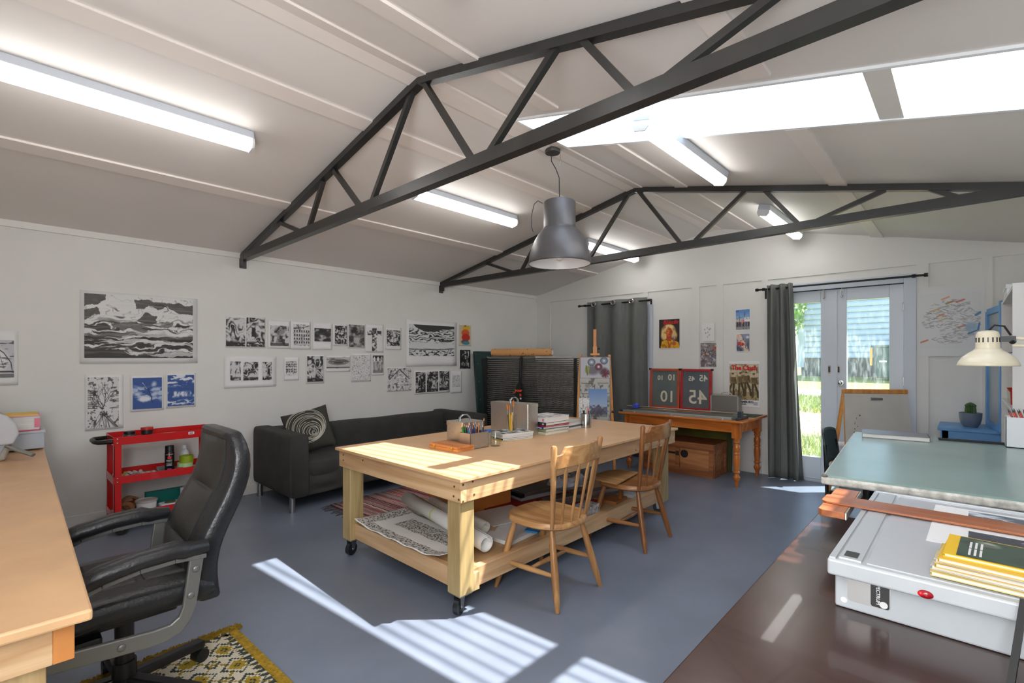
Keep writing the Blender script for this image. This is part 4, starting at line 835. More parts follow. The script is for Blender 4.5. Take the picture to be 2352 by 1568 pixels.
t = thing('spray_can', 'black spray can with a red emblem on the middle trolley tray', 'can', (.972, 4.74, zm))
MB().lathe([(.0, 0), (.031, 0), (.033, .004), (.033, .165), (.028, .175), (.0, .176)], 28).build('can', mat('spray_black', (22, 22, 24), .25), t, smooth=True)
MB().lathe([(.0, .17), (.031, .17), (.031, .215), (.028, .219), (.0, .219)], 28).build('cap', BLACK, t, smooth=True)
WT = mat('white_print', (220, 220, 220), .6)
def wrap(r, a0, a1, z0, z1): return MB().grid(lambda u, v: (r * math.cos(R(a0 + (a1 - a0) * u)), r * math.sin(R(a0 + (a1 - a0) * u)), z0 + (z1 - z0) * v), 8, 1)
AC = -90 - 12
wrap(.0336, AC - 22, AC + 22, .115, .135).build('emblem', mat('emblem_red', (206, 50, 44), .5), t, fix=False); wrap(.0336, AC - 45, AC + 45, .148, .152).build('brand_line', mat('emblem_pink', (226, 130, 140), .5), t, fix=False)
for z in (.06, .07, .08, .095, .103): wrap(.0336, AC - 38, AC + 30, z, z + .003).build('small_print', WT, t, fix=False)
wrap(.0336, AC - 25, AC + 25, .004, .04).build('purple_patch', mat('label_purple', (134, 46, 130), .4), t, fix=False)
def ring(name, label, col, x, y, z, r, ri, h, cat='tape', rot=(0, 0, 0)):
    return one(MB().lathe([(ri, 0), (r, 0), (r, h), (ri, h)], 32, closed=True), name, mat(name + '_%d_%d_%d' % col, col, .45), label, cat, (x, y, z), rot, smooth=True)
ring('masking_tape', 'white tape roll at the bottom of the tape stack', (220, 222, 224), 1.07, 4.72, zm, .042, .03, .035); ring('masking_tape', 'pale green tape roll in the middle of the stack', (166, 206, 150), 1.075, 4.72, zm + .0355, .055, .035, .035)
ring('masking_tape', 'bright olive green tape roll on top of the stack', (140, 158, 26), 1.085, 4.72, zm + .071, .05, .035, .055)
item('glue_bottle', 'clear bottle with a white cap behind the green tape', 'bottle', 1.10, 4.85, zm, [(.0, 0), (.032, 0), (.033, .14), (.015, .165), (.012, .17), (0, .17)], mat('cloudy_bottle', (206, 210, 208), .2), lid=([(.016, .166), (.016, .195), (0, .195)], WHITE))
one(MB().box(-.02, -.03, 0, .03, .03, .04), 'matchbox', mat('matchbox_red', (190, 40, 34), .5), 'small red box beside the tape stack', 'box', (1.02, 4.66, zm))
zl = .122
ring('parcel_tape', 'brown parcel tape roll standing at the back of the lowest tray', (136, 96, 58), .72, 4.86, zl + .055, .055, .038, .05, 'tape', (R(90), 0, R(20))); ring('parcel_tape', 'brown parcel tape roll standing at the front of the lowest tray', (126, 84, 48), .69, 4.70, zl + .05, .05, .035, .05, 'tape', (R(90), 0, R(-20)))
t = thing('paint_pail', 'white lidded paint pail on the lowest trolley tray', 'bucket', (.82, 4.74, zl)); MB().lathe([(.0, 0), (.06, 0), (.068, .075), (0, .075)], 32).build('pail', WHITE, t, smooth=True); MB().lathe([(.072, .068), (.074, .082), (.06, .084), (.056, .078), (0, .078)], 32).build('lid', mat('pail_lid', (186, 176, 172), .4), t, smooth=True)
one(MB().box(0, 0, 0, .34, .05, .10), 'teal_box', mat('teal_card', (0, 112, 104), .45), 'long teal box along the back of the lowest tray', 'box', (.84, 4.885, zl))
t = thing('sponge_dish', 'white dish holding a dark green sponge on the lowest tray', 'dish', (.975, 4.73, zl)); MB().box(-.07, -.06, 0, .07, .06, .03).build('dish', WHITE, t, bevel=.01); MB().ball((0, 0, .034), (.04, .03, .012)).build('sponge', mat('dark_green', (66, 72, 48), .8), t, smooth=True)
one(MB().lathe([(.0, 0), (.04, 0), (.04, .12), (.035, .125), (0, .125)], 24), 'white_can', WHITE, 'white can standing at the right of the lowest tray', 'can', (1.09, 4.76, zl), smooth=True)
# ---- sofa
SOFA = mat('charcoal_cotton', (60, 60, 57), .9, var=.12, scale=5, bump=.25, bscale=220)
t = thing('sofa', 'long charcoal fabric sofa with low square arms along the left wall', 'sofa', (2.885, 4.65, 0)); ox, oy = 2.885, 4.65
def sb(nm, x0, y0, z0, x1, y1, z1, bv, par=t): return MB().box(x0 - ox, y0 - oy, z0, x1 - ox, y1 - oy, z1).build(nm, SOFA, par, bevel=bv, seg=4, smooth=True)
sb('base', 1.86, 4.27, .12, 3.90, 5.04, .30, .02)
secs = []
for k in range(25):
    f = k / 24; x = 1.885 + f * (3.875 - 1.885); sag = .02 * math.sin(f * math.pi) + .006 * math.sin(f * 25)
    secs.append([(x - ox, 4.56 + a - oy, .34 - sag * .6 + b + (.014 * math.sin(f * 13 + a * 9) if b < 0 else 0)) for a, b in srect(.64, .17, 5, 26)])
loft(MB(), secs).build('seat_cushion', SOFA, t, smooth=True, angle=70)
m = MB().grid(lambda u, v: (1.88 + u * 2.0 - ox, 4.245 + .012 * math.sin(v * 9 + u * 6) * math.sin(u * 21) - .02 * v * (1 - v) - oy, .31 - v * .2 + .02 * math.sin(u * 3.1)), 60, 12); m.build('front_drape', SOFA, t, smooth=True, fix=False, solid=.006)
secs = []
for k in range(17):
    f = k / 16; x = 1.80 + f * 2.16; secs.append([(x - ox, 4.955 + a - oy, .43 + b - .006 * math.sin(f * math.pi) + .003 * math.sin(f * 19)) for a, b in srect(.22, .44, 6, 30)])
loft(MB(), secs).build('backrest', SOFA, t, smooth=True, angle=70)
for x0, x1 in ((1.715, 1.88), (3.885, 4.05)):
    secs = [[((x0 + x1) / 2 + a - ox, y - oy, .39 + b) for a, b in srect((x1 - x0) * q, .54 * (.97 + .03 * q), 9, 32)] for y, q in ((4.20, .93), (4.206, 1), (4.5, 1.0), (4.9, 1.0), (5.06, .98), (5.066, .93))]
    loft(MB(), secs).build('arm', SOFA, t, smooth=True, angle=60)
for x, y in ((1.745, 4.225), (1.745, 4.97), (4.02, 4.225), (4.02, 4.97)): MB().cyl((x - ox, y - oy, 0), (x - ox, y - oy, .13), .024, n=20).build('leg', mat('brushed_leg', (176, 178, 180), .3, 1.0), t, smooth=True)
t = thing('cushion', 'dark square cushion stitched with a white thread spiral, on the sofa', 'cushion', (2.07, 4.63, .625)); t.rotation_euler = (R(68), R(-14), R(-22))
def pil(u, v, s): 
    x, y = u * 2 - 1, v * 2 - 1; e = (1 - x ** 4) * (1 - y ** 4); return (x * .21 * (1 - .05 * (1 - y * y)), y * .21 * (1 - .05 * (1 - x * x)), s * .055 * max(0, e) ** .5)
MB().grid(lambda u, v: pil(u, v, 1), 20, 20).grid(lambda u, v: pil(u, v, -1), 20, 20).build('cover', mat('cushion_cotton', (58, 58, 52), .9, bump=.2, bscale=200), t, smooth=True, angle=80)
g = random.Random(21); m = MB()
for k in range(17):
    r0 = .012 + k * .0098; cx_, cy_ = .045 - k * .0036 + g.uniform(-.008, .008), -.05 + k * .0055 + g.uniform(-.008, .008); pts = []
    for i in range(29):
        a = i / 28 * R(330 if k % 3 else 358) + k; x, y = cx_ + r0 * math.cos(a) * 1.05, cy_ + r0 * math.sin(a)
        x, y = max(-.195, min(.195, x)), max(-.195, min(.195, y)); pts.append((x, y, pil(x / .42 + .5, y / .42 + .5, 1)[2] + .002))
    m.tube(pts, .0022, 5)
m.build('spiral_stitching', mat('cream_thread', (206, 202, 190), .8), t, smooth=True)
# ================================================================== work table in the middle of the room
TXA, TXB, TYA, TYB, TZ = 1.575, 4.05, 1.83, 3.125, .72
t = thing('work_table', 'big pine work table on castors with an MDF top in the middle of the room', 'table', ((TXA + TXB) / 2, (TYA + TYB) / 2, 0)); ox, oy = (TXA + TXB) / 2, (TYA + TYB) / 2
def wb(nm, x0, y0, z0, x1, y1, z1, m, bv=.003, par=None): return MB().box(x0 - ox, y0 - oy, z0, x1 - ox, y1 - oy, z1).build(nm, m, par or t, bevel=bv)
wb('tabletop', TXA, TYA, .70, TXB, TYB, TZ, MDF, .004)
DARKH = mat('screw_hole', (92, 60, 36), .7)
r1 = wb('end_rail', TXA + .02, TYA + .02, .592, TXA + .062, TYB - .02, .70, PINEY); r2 = wb('end_rail', TXB - .062, TYA + .02, .592, TXB - .02, TYB - .02, .70, PINEY)
r3 = wb('side_rail', TXA + .062, TYA + .02, .592, TXB - .062, TYA + .062, .70, PINEX); r4 = wb('side_rail', TXA + .062, TYB - .062, .592, TXB - .062, TYB - .02, .70, PINEX)
for y, z in ((TYA + .07, .67), (TYA + .075, .62), (TYB - .08, .675), (TYB - .08, .64), (TYB - .33, .675), (TYA + .035, .61)): MB().cyl((TXA + .0185 - ox, y - oy, z), (TXA + .021 - ox, y - oy, z), .006, n=10).build('screw', DARKH, r1)
for x, z in ((TXA + .035, .685), (TXA + .035, .60), (TXA + .1, .69), (TXA + .11, .62), (2.6, .62), (3.35, .62), (3.8, .68)): MB().cyl((x - ox, TYA + .0185 - oy, z), (x - ox, TYA + .021 - oy, z), .006, n=10).build('screw', DARKH, r3)
LEGM = wood('treated_post', (150, 126, 84), (204, 180, 128), 'z', knots=False, rings=5)
for x in (1.61, 3.86):
    for y in (1.875, 2.985):
        lg = MB().box(x - ox, y - oy, .105, x + .10 - ox, y + .10 - oy, .60).build('leg', LEGM, t, bevel=.006)
        cx, cy2 = x + .05 - ox, y + .05 - oy; a = R(20 if x < 2 else -60); q = Vector((math.cos(a), math.sin(a), 0)); n_ = Vector((-q.y, q.x, 0)); w0 = Vector((cx, cy2, .042)) + q * -.02
        cs = MB().cyl(w0 - n_ * .014, w0 + n_ * .014, .042, n=24).build('castor_wheel', mat('castor_rubber', (32, 34, 36), .35), lg, smooth=True)
        cs = MB().cbox((cx, cy2, .102), (.085, .085, .006)).add([w0 + n_ * s * .02 + Vector((dx * q.x, dx * q.y, dz)) for s in (-1, 1) for dx, dz in ((-.012, -.008), (.012, -.008), (.035, .058), (-.02, .058))], [(0, 1, 2, 3), (4, 5, 6, 7), (0, 4, 5, 1), (3, 2, 6, 7)]).cyl(w0 - n_ * .024, w0 + n_ * .024, .007, n=10).build('castor_fork', GALV, lg)
wb('lower_rail', 1.645, 1.98, .115, 1.685, 2.985, .215, PINEY); wb('lower_rail', 3.88, 1.98, .115, 3.92, 2.985, .215, PINEY)
wb('lower_rail', 1.715, 1.90, .11, 3.86, 1.945, .212, PINEX); wb('lower_rail', 1.715, 3.01, .11, 3.86, 3.055, .212, PINEX)
wb('foot_block', 1.711, 1.878, .105, 1.75, 1.90, .2, PINEZ); wb('lower_shelf', 1.685, 1.945, .185, 3.88, 3.01, .20, mat('plywood', (196, 160, 116), .6, var=.08, scale=4), 0)
SZ = .2005
# ---- things on the lower shelf
t = thing('art_print', 'large white-bordered black lace-like print curling over the near shelf edge', 'print', (1.84, 2.52, SZ), 0)
def curl(u, v): return ((u - .5) * .42, (v - .5) * .90, .012 + .030 * abs(2 * v - 1) ** 6 - .0 + (.02 * (1 - u) ** 3) + .004 * math.sin(v * 30) * (1 - u))
MB().grid(curl, 16, 30).build('sheet', PAPER, t, smooth=True, fix=False, solid=.001)
LACE = None
mt_, nt_, b_ = newmat('lace_print'); vo = nt_.nodes.new('ShaderNodeTexVoronoi'); vo.inputs['Scale'].default_value = 75; nt_.links.new(texco(nt_), vo.inputs['Vector']); nt_.links.new(ramp(nt_, vo.outputs['Distance'], [(.3, (40, 39, 38)), (.52, (206, 204, 200))]), b_.inputs['Base Color']); b_.inputs['Roughness'].default_value = .7; LACE = mt_
def strip(u0, u1, v0, v1, nm='printed_panel', dz=.0015): MB().grid(lambda a, b: (lambda p: (p[0], p[1], p[2] + dz))(curl(u0 + (u1 - u0) * a, v0 + (v1 - v0) * b)), 8, 24).build(nm, LACE, t, smooth=True, fix=False)
strip(.03, .22, .02, .98, 'printed_border'); strip(.22, .97, .90, .985, 'printed_border'); strip(.45, .80, .08, .80)
def roll(name, label, p0, p1, r, col=(222, 222, 220), cat='paper roll', band=None, turns=2.2):
    p0, p1 = Vector(p0), Vector(p1); d = (p1 - p0).normalized(); L = (p1 - p0).length; t = thing(name, label, cat, p0); q = d.to_track_quat('Z', 'Y'); t.rotation_mode = 'QUATERNION'; t.rotation_quaternion = q
    n = int(24 * turns); MB().grid(lambda u, v: ((r * (.72 + .28 * u)) * math.cos(u * turns * 6.283), (r * (.72 + .28 * u)) * math.sin(u * turns * 6.283), v * L), n, 1).build('rolled_sheet', mat('roll_%d_%d_%d' % col, col, .7), t, smooth=True, fix=False, solid=.0012)
    if band: MB().lathe([(r + .001, L * .42), (r + .002, L * .425), (r + .001, L * .43)], 24, cap=False).build('rubber_band', mat('band_yellow', (206, 204, 90), .5), t, smooth=True, fix=False)
    return t
roll('paper_roll', 'thick white paper roll with a yellow band lying across the lower shelf', (2.02, 2.93, .322), (1.90, 1.985, .272), .048, band=True)
roll('paper_roll', 'thinner white paper roll behind the banded roll', (2.17, 2.84, .285), (2.10, 2.20, .262), .036, (226, 222, 214))
def flat(name, label, cat, col, x, y, z, w, d, h, rz, r=.7, **k): return one(MB().box(-w / 2, -d / 2, 0, w / 2, d / 2, h), name, mat(name + '_%d_%d_%d' % tuple(col), col, r, **k), label, cat, (x, y, z), (0, 0, R(rz)))
flat('card_sheet', 'stack of white cards under the grey sheets on the lower shelf', 'card', (224, 226, 228), 2.32, 2.18, SZ, .46, .34, .022, 4); flat('card_sheet', 'blue card on the lower shelf', 'card', (52, 66, 128), 2.19, 2.36, SZ + .0225, .26, .22, .004, 24); flat('card_sheet', 'kraft brown card on top of the blue card', 'card', (196, 172, 140), 2.22, 2.31, SZ + .0222 + .0046, .22, .16, .002, 30)
flat('card_sheet', 'big off-white sheet on top of the cards', 'paper', (216, 214, 212), 2.42, 2.36, SZ + .0295, .36, .32, .003, -12); flat('paper_pad', 'bright blue and white pad near the shelf edge', 'pad', (60, 132, 190), 2.38, 2.03, SZ + .0235, .16, .09, .012, 20)
flat('newspaper', 'folded newspaper behind the paper rolls', 'newspaper', (176, 168, 156), 2.13, 2.90, SZ, .14, .14, .025, 10, var=.3, scale=60)
t = thing('drawer_box', 'orange wooden drawer box on the lower shelf', 'box', (2.50, 2.79, SZ), R(-6)); OR = mat('orange_ply', (206, 128, 62), .5, var=.08, scale=4)
MB().box(-.25, -.19, 0, .25, .19, .24).build('carcass', OR, t, bevel=.004)
for y in (-.02, .04): MB().cyl((-.2515, y, .2), (-.249, y, .2), .012, n=14).build('finger_hole', BLACK, t)
flat('red_board', 'flat red board on the lower shelf', 'board', (150, 26, 24), 2.86, 2.40, SZ, .80, .52, .012, -4, .6)
t = thing('paper_trimmer', 'grey paper trimmer on the red board', 'trimmer', (3.12, 2.58, SZ + .0125), R(-10)); MB().box(-.32, -.12, 0, .32, .12, .03).build('base', mat('trimmer_grey', (150, 152, 154), .4), t, bevel=.004); MB().box(-.34, -.14, .03, -.30, .14, .06).build('end_block', BLACK, t, bevel=.004); MB().box(-.3, -.125, .035, .32, -.105, .055).build('rail', ALU, t); MB().box(-.3, -.06, .03, .32, .11, .034).build('mat_surface', mat('trimmer_mat', (112, 116, 114), .5), t)
t = thing('paper_trimmer', 'second trimmer beneath, half hidden by the near wooden chair', 'trimmer', (3.20, 2.24, SZ + .0125), R(-14)); MB().box(-.34, -.08, 0, .34, .08, .03).build('base', mat('trimmer_dark', (92, 92, 92), .4), t, bevel=.004); MB().box(-.34, -.085, .03, .34, -.06, .05).build('rail', ALU, t)
t = thing('plastic_bag', 'crumpled clear plastic bag of tools on the lower shelf', 'bag', (3.22, 2.40, SZ + .064), 0)
g = random.Random(4); m = MB(); m.ball((0, 0, .06), (.2, .15, .075), 22, 14); m.v = [(x * (1 + g.uniform(-.14, .14)), y * (1 + g.uniform(-.14, .14)), max(.0, z * (1 + g.uniform(-.2, .2)))) for x, y, z in m.v]
m.build('film', mat('plastic_film', (176, 176, 182), .15, var=.3, scale=14), t, smooth=True, angle=25, fix=False)
t = thing('mitre_saw', 'black and steel mitre saw at the far end of the lower shelf', 'saw', (3.60, 2.62, SZ), R(8))
MB().box(-.22, -.11, 0, .22, .11, .05).build('bed', mat('saw_grey', (116, 118, 120), .4, .5), t, bevel=.004); MB().box(-.22, .07, .05, .22, .11, .09).build('fence', GALV, t)
for x in (-.16, .14): MB().cyl((x, .12, .05), (x, .12, .32), .012).build('guide_post', CHROME, t, smooth=True)
MB().box(-.26, .116, .14, .26, .12, .22).build('blade', mat('saw_blade', (150, 152, 154), .25, 1.0), t); MB().box(-.27, .108, .22, .26, .13, .235).build('spine', BLACKM, t)
MB().tube([(.24, .12, .2), (.3, .12, .23), (.36, .12, .2), (.38, .12, .12), (.32, .12, .09), (.26, .12, .13)], .013, 10, closed=True).build('handle', BLACK, t, smooth=True); MB().box(.13, .06, .05, .17, .10, .33).build('upright', BLACK, t, bevel=.004)
t = thing('clamp', 'small black-handled clamp on the lower shelf', 'clamp', (2.72, 2.30, SZ + .0125), R(40)); MB().cyl((-.06, 0, .02), (.02, 0, .02), .008).build('screw', CHROME, t); MB().cyl((.02, 0, .02), (.09, 0, .03), .018, .02).build('grip', BLACK, t, smooth=True)
flat('timber_offcut', 'grey timber offcut along the far shelf', 'timber', (150, 138, 118), 3.12, 2.90, SZ, .5, .09, .05, -4, var=.15); flat('catalogue', 'pale catalogue at the far right of the lower shelf', 'catalogue', (196, 200, 204), 3.62, 2.07, SZ, .26, .2, .025, 4); flat('orange_folder', 'orange-brown folder under the pale catalogue end', 'folder', (160, 96, 48), 3.34, 2.07, SZ, .2, .2, .02, 6)
flat('bubble_wrap', 'glinting bundle of bubble wrap at the shelf edge', 'bubble wrap', (186, 188, 190), 2.93, 2.02, SZ, .20, .12, .06, 4, .15, var=.3, scale=40, bump=1.0, bscale=60)
# ---- things on the table top
def box_tin(label, x, y, w, d, h, rz, hand):
    t = thing('metal_box', label, 'box', (x, y, TZ), R(rz)); MB().prism(rrect(w, d, .012), 0, h - .025).build('body', ALU, t, smooth=True); MB().prism(rrect(w + .006, d + .006, .014), h - .027, h).build('lid', ALU, t, smooth=True)
    if hand == 'x': MB().tube([(-.05, 0, h), (-.045, 0, h + .022), (-.02, 0, h + .04), (.02, 0, h + .04), (.045, 0, h + .022), (.05, 0, h)], .005, 8, sx=2).build('handle', GALV, t, smooth=True)
    return t
t = thing('pencil_case', 'flat wooden paint case with two brass latches on the sunny table end', 'case', (2.075, 2.50, TZ), R(-87)); CW = wood('cedar', (176, 104, 52), (222, 152, 88), 'x', knots=False)
MB().box(-.135, -.075, 0, .135, .075, .02).build('base', CW, t, bevel=.002); MB().box(-.135, -.075, .021, .135, .075, .036).build('lid', CW, t, bevel=.002)
for x in (-.085, .085): MB().box(x - .008, -.079, .006, x + .008, -.075, .03).ball((x, -.079, .018), (.006, .004, .006), 10, 6).build('latch', mat('brass', (206, 174, 90), .3, 1.0), t)
box_tin('square brushed metal box with a lid handle beside the wooden case', 2.255, 2.575, .19, .17, .165, 0, 'x')
t = thing('pencil_tin', 'open square brushed metal tin packed with coloured pencils', 'tin', (2.21, 2.44, TZ), R(0)); 
t.location = (2.215, 2.435, TZ)
m = MB(); W_, D_, H_ = .165, .115, .105
m.box(-W_/2, -D_/2, 0, W_/2, D_/2, .003); m.box(-W_/2, -D_/2, 0, W_/2, -D_/2 + .002, H_); m.box(-W_/2, D_/2 - .002, 0, W_/2, D_/2, H_); m.box(-W_/2, -D_/2, 0, -W_/2 + .002, D_/2, H_); m.box(W_/2 - .002, -D_/2, 0, W_/2, D_/2, H_); m.build('wall', ALU, t)
PCOL = {'blue': (44, 84, 160), 'green': (40, 120, 56), 'red': (166, 36, 40), 'brown': (112, 70, 44), 'dark': (40, 40, 52), 'orange': (206, 110, 44), 'violet': (82, 60, 120), 'pale blue': (120, 160, 206)}
TIPW = mat('pencil_wood', (222, 176, 130), .6); g = random.Random(31)
order = ['blue', 'blue', 'pale blue', 'blue', 'red', 'dark', 'blue', 'brown', 'orange', 'blue', 'violet', 'dark', 'pale blue', 'brown', 'green', 'green', 'orange', 'dark', 'green', 'green', 'brown', 'dark', 'violet', 'red', 'blue', 'brown', 'orange', 'dark']
for i, cn in enumerate(order):
    fx = (i % 14) / 13 - .5; px_, py_ = 2.215 + fx * .135, 2.435 + (-.025 if i < 14 else .025) + g.uniform(-.012, .012)
    p0 = Vector((px_, py_, TZ + .004)); d = Vector((fx * .28 - .05 + g.uniform(-.08, .08), g.uniform(-.06, .12), 1)).normalized(); L = g.uniform(.135, .175) if i != 13 else .19
    lean = p0 + d * .10; lim = lambda v, a, b: max(a, min(b, v)); tgt = Vector((lim(lean.x, 2.14, 2.29), lim(lean.y, 2.385, 2.485), lean.z)); d = (tgt - p0).normalized()
    same = [j for j, q in enumerate(order) if q == cn]; rk = sorted(same, key=lambda j: ((j % 14), j)).index(i)
    o = thing('coloured_pencil', ('%s coloured pencil in the metal pencil tin' % cn) + (', %s of that colour from the left' % ('first', 'second', 'third', 'fourth', 'fifth', 'sixth', 'seventh')[rk] if len(same) > 1 else ''), 'pencil', p0, 0, 'pencils in the tin'); o.rotation_mode = 'QUATERNION'; o.rotation_quaternion = d.to_track_quat('Z', 'Y')
    MB().cyl((0, 0, 0), (0, 0, L - .02), .0037, n=6).build('barrel', mat('pencil_' + cn.replace(' ', '_'), PCOL[cn], .4), o); MB().cyl((0, 0, L - .02), (0, 0, L - .004), .0037, .0012, n=6).build('sharpened_wood', TIPW, o); MB().cyl((0, 0, L - .004), (0, 0, L), .0012, .0003, n=6).build('lead', mat('pencil_' + cn.replace(' ', '_'), PCOL[cn], .4), o)
t = thing('metal_canister', 'small steel canister with a blue lid behind the pencil tin', 'can', (2.385, 2.475, TZ)); MB().lathe([(0, 0), (.026, 0), (.026, .085), (0, .085)], 24).build('can', ALU, t, smooth=True); MB().lathe([(.0275, .08), (.0275, .096), (0, .096)], 24).build('lid', mat('blue_lid', (50, 110, 190), .4), t, smooth=True)
o = thing('coloured_pencil', 'red pencil standing behind the steel canister with the blue lid', 'pencil', (2.338, 2.52, TZ)); MB().cyl((0, 0, 0), (.004, 0, .11), .0037, n=6).build('barrel', mat('pencil_red', PCOL['red'], .4), o); MB().cyl((.004, 0, .11), (.0045, 0, .13), .0037, .0004, n=6).build('sharpened_wood', TIPW, o); tag(o, 'lone red pencil standing just behind the blue-lidded canister', 'pencil')
GL = glass('clear_glass', (250, 252, 251))
t = thing('glass_jar', 'empty clear glass jar on the table', 'jar', (2.352, 2.365, TZ)); MB().lathe([(0, .003), (.03, .003), (.033, .008), (.033, .07), (.026, .088), (.027, .104), (.029, .105), (.029, .104), (.0285, .087), (.0355, .07), (.0355, .006), (.032, 0), (0, 0)], 32, cap=False).build('glass', GL, t, smooth=True, fix=False)
MB().lathe([(.0295, .092), (.031, .095), (.0295, .098)], 32, cap=False).build('screw_thread', GL, t, smooth=True, fix=False)
def booklet(name, label, cat, cover, x, y, z, w, d, h, rz, page=(222, 220, 214), spine='y', soft=False, group=None):
    t = thing(name, label, cat, (x, y, z), R(rz), group); c_ = mat('cover_%d_%d_%d' % tuple(cover), cover, .4); k = .0012 if soft else .003
    MB().box(-w/2 + .003, -d/2 + k, k, w/2 - .003, d/2 - .003, h - k).build('pages', mat('pages_%d_%d_%d' % tuple(page), page, .8, var=.06, scale=60, stretch=(.1, .1, 30)), t)
    MB().box(-w/2, -d/2, 0, w/2, d/2, k).build('back_cover', c_, t); MB().box(-w/2, -d/2, h - k, w/2, d/2, h).build('front_cover', c_, t)
    (MB().box(-w/2, -d/2, 0, -w/2 + .0025, d/2, h) if spine == 'x' else MB().box(-w/2, -d/2, 0, w/2, -d/2 + .0025, h)).build('spine', c_, t)
    return t
# pile of magazines under the brush glass
zz = TZ
for i, (cv, lb) in enumerate((((206, 180, 60), 'yellow-spined magazine at the bottom of the magazine pile'), ((60, 60, 58), 'dark magazine second from the bottom of the magazine pile'), ((214, 214, 212), 'white magazine in the middle of the magazine pile'), ((190, 186, 176), 'grey magazine second from the top of the magazine pile'), ((200, 200, 198), 'patterned magazine on top of the pile beneath the brush glass'))):
    mg = booklet('magazine', lb, 'magazine', cv, 2.66 + g.uniform(-.006, .006), 2.515 + g.uniform(-.006, .006), zz, .28, .21, .0105, -12 + g.uniform(-2, 2), spine='x', soft=True, group='magazines on the table'); zz += .0105
cv = Cv(56, 42, (206, 206, 204)); cv.ink(cv.fbm(91, 5, 5), .48, .56, (60, 60, 62)); o = bpy.data.objects.new('cover_print', cv.mesh('cover_print', .26, .19)); C.objects.link(o); o.parent = mg; o.rotation_euler = (R(-90), 0, 0); o.location = (0, 0, .0112)
t = thing('brush_glass', 'clear tumbler holding paint brushes on the magazine pile', 'glass', (2.655, 2.50, zz)); MB().lathe([(0, .006), (.036, .006), (.041, .125), (.043, .125), (.038, 0), (0, 0)], 32, cap=False).build('tumbler', GL, t, smooth=True, fix=False)
BRI = mat('orange_bristle', (222, 132, 44), .8, var=.2, scale=60, stretch=(1, 1, .1))
def brush(label, px, py, d, L, wd, fl, hc, group='paint brushes in the glass'):
    o = thing('paint_brush', label, 'brush', (2.655 + px, 2.50 + py, zz + .008), 0, group); o.rotation_mode = 'QUATERNION'; o.rotation_quaternion = Vector(d).normalized().to_track_quat('Z', 'Y')
    MB().tube([(0, 0, 0), (0, 0, L * .3), (0, 0, L * .62)], [.003, .005, .0045], 8).build('handle', mat('brush_handle_%d_%d_%d' % hc, hc, .4), o, smooth=True)
    loft(MB(), [[(a, b, z) for a, b in srect(w1, w2, 2.5, 14)] for z, w1, w2 in ((L * .6, .01, .01), (L * .72, wd * .8, .012), (L * .8, wd, .009))]).build('ferrule', GALV, o, smooth=True)
    loft(MB(), [[(a, b, z) for a, b in srect(w1, w2, 2.5, 14)] for z, w1, w2 in ((L * .79, wd, .009), (L * .92, wd * 1.15, .008), (L, wd * (.9 if fl else .2), .003))]).build('bristles', BRI, o, smooth=True)
brush('wide flat brush with orange bristles in the tumbler', .004, 0, (.045, -.03, 1), .225, .036, True, (206, 200, 190)); brush('round brush leaning left in the tumbler', -.01, .01, (-.10, .06, 1), .20, .017, False, (60, 50, 40)); brush('round brush between the two others in the tumbler', .0, .012, (-.02, .04, 1), .19, .015, False, (50, 50, 54))
for k, (dx, dy) in enumerate(((-.012, -.008), (-.004, -.014))): one(MB().tube([(0, 0, 0), (-.004, 0, .10), (0, 0, .135)], [.006, .006, .004], 8), 'yellow_pen', mat('yellow_plastic', (232, 172, 20), .4), ('left' if k == 0 else 'right') + ' of the two yellow pens in the brush tumbler', 'pen', (2.655 + dx * 1.2 - .006, 2.50 + dy, zz + .008), (0, R(-3 + 4 * k), 0), smooth=True)
one(MB().tube([(0, 0, 0), (.0, 0, .13)], [.002, .003], 8), 'thin_brush', BLACK, 'thin black handle leaning in the brush tumbler', 'brush', (2.672, 2.487, zz + .008), (R(-6), R(-10), 0), smooth=True)
box_tin('tall brushed metal box with a lid handle behind the brush tumbler', 2.865, 2.67, .13, .40, .245, 2, 'x')
# stack of books
zz = TZ
for cv, h, lb, tx in (((206, 204, 180), .022, 'cream book at the bottom of the book stack', ''), ((150, 156, 96), .022, 'olive green book second from the bottom of the stack', ''), ((40, 66, 150), .018, 'blue book with white lettering in the stack', ''), ((190, 34, 44), .009, 'thin red book in the stack', ''), ((34, 34, 36), .025, 'black book with a round white badge in the stack', ''), ((226, 224, 222), .04, 'thick white book on top of the stack', '')):
    b = booklet('book', lb, 'book', cv, 3.095 + g.uniform(-.006, .006), 2.52 + g.uniform(-.005, .005), zz, .29, .24, h, -3 + g.uniform(-4, 4), spine='x', group='books in the stack'); zz += h
    if h == .04:
        lettering('UNC', .026, RED, b, (-.1465, .07, .010), (R(90), 0, R(-90)), bold=.0006); lettering('X', .026, RED, b, (-.1465, -.075, .010), (R(90), 0, R(-90)), bold=.001)
        c2 = Cv(60, 50, (214, 212, 210)); c2.ink(c2.fbm(95, 4, 14), .5, .58, (110, 104, 104), .7); o = bpy.data.objects.new('cover_print', c2.mesh('cover_print', .27, .22)); C.objects.link(o); o.parent = b; o.rotation_euler = (R(-90), 0, 0); o.location = (0, 0, h + .0007)
    if h == .018: MB().box(-.1462, -.1, .006, -.1455, -.02, .012).build('title_bar', WHITE, b)
    if h == .025: MB().cyl((-.1462, -.09, .013), (-.1455, -.09, .013), .007, n=14).build('badge', WHITE, b)
zz = TZ
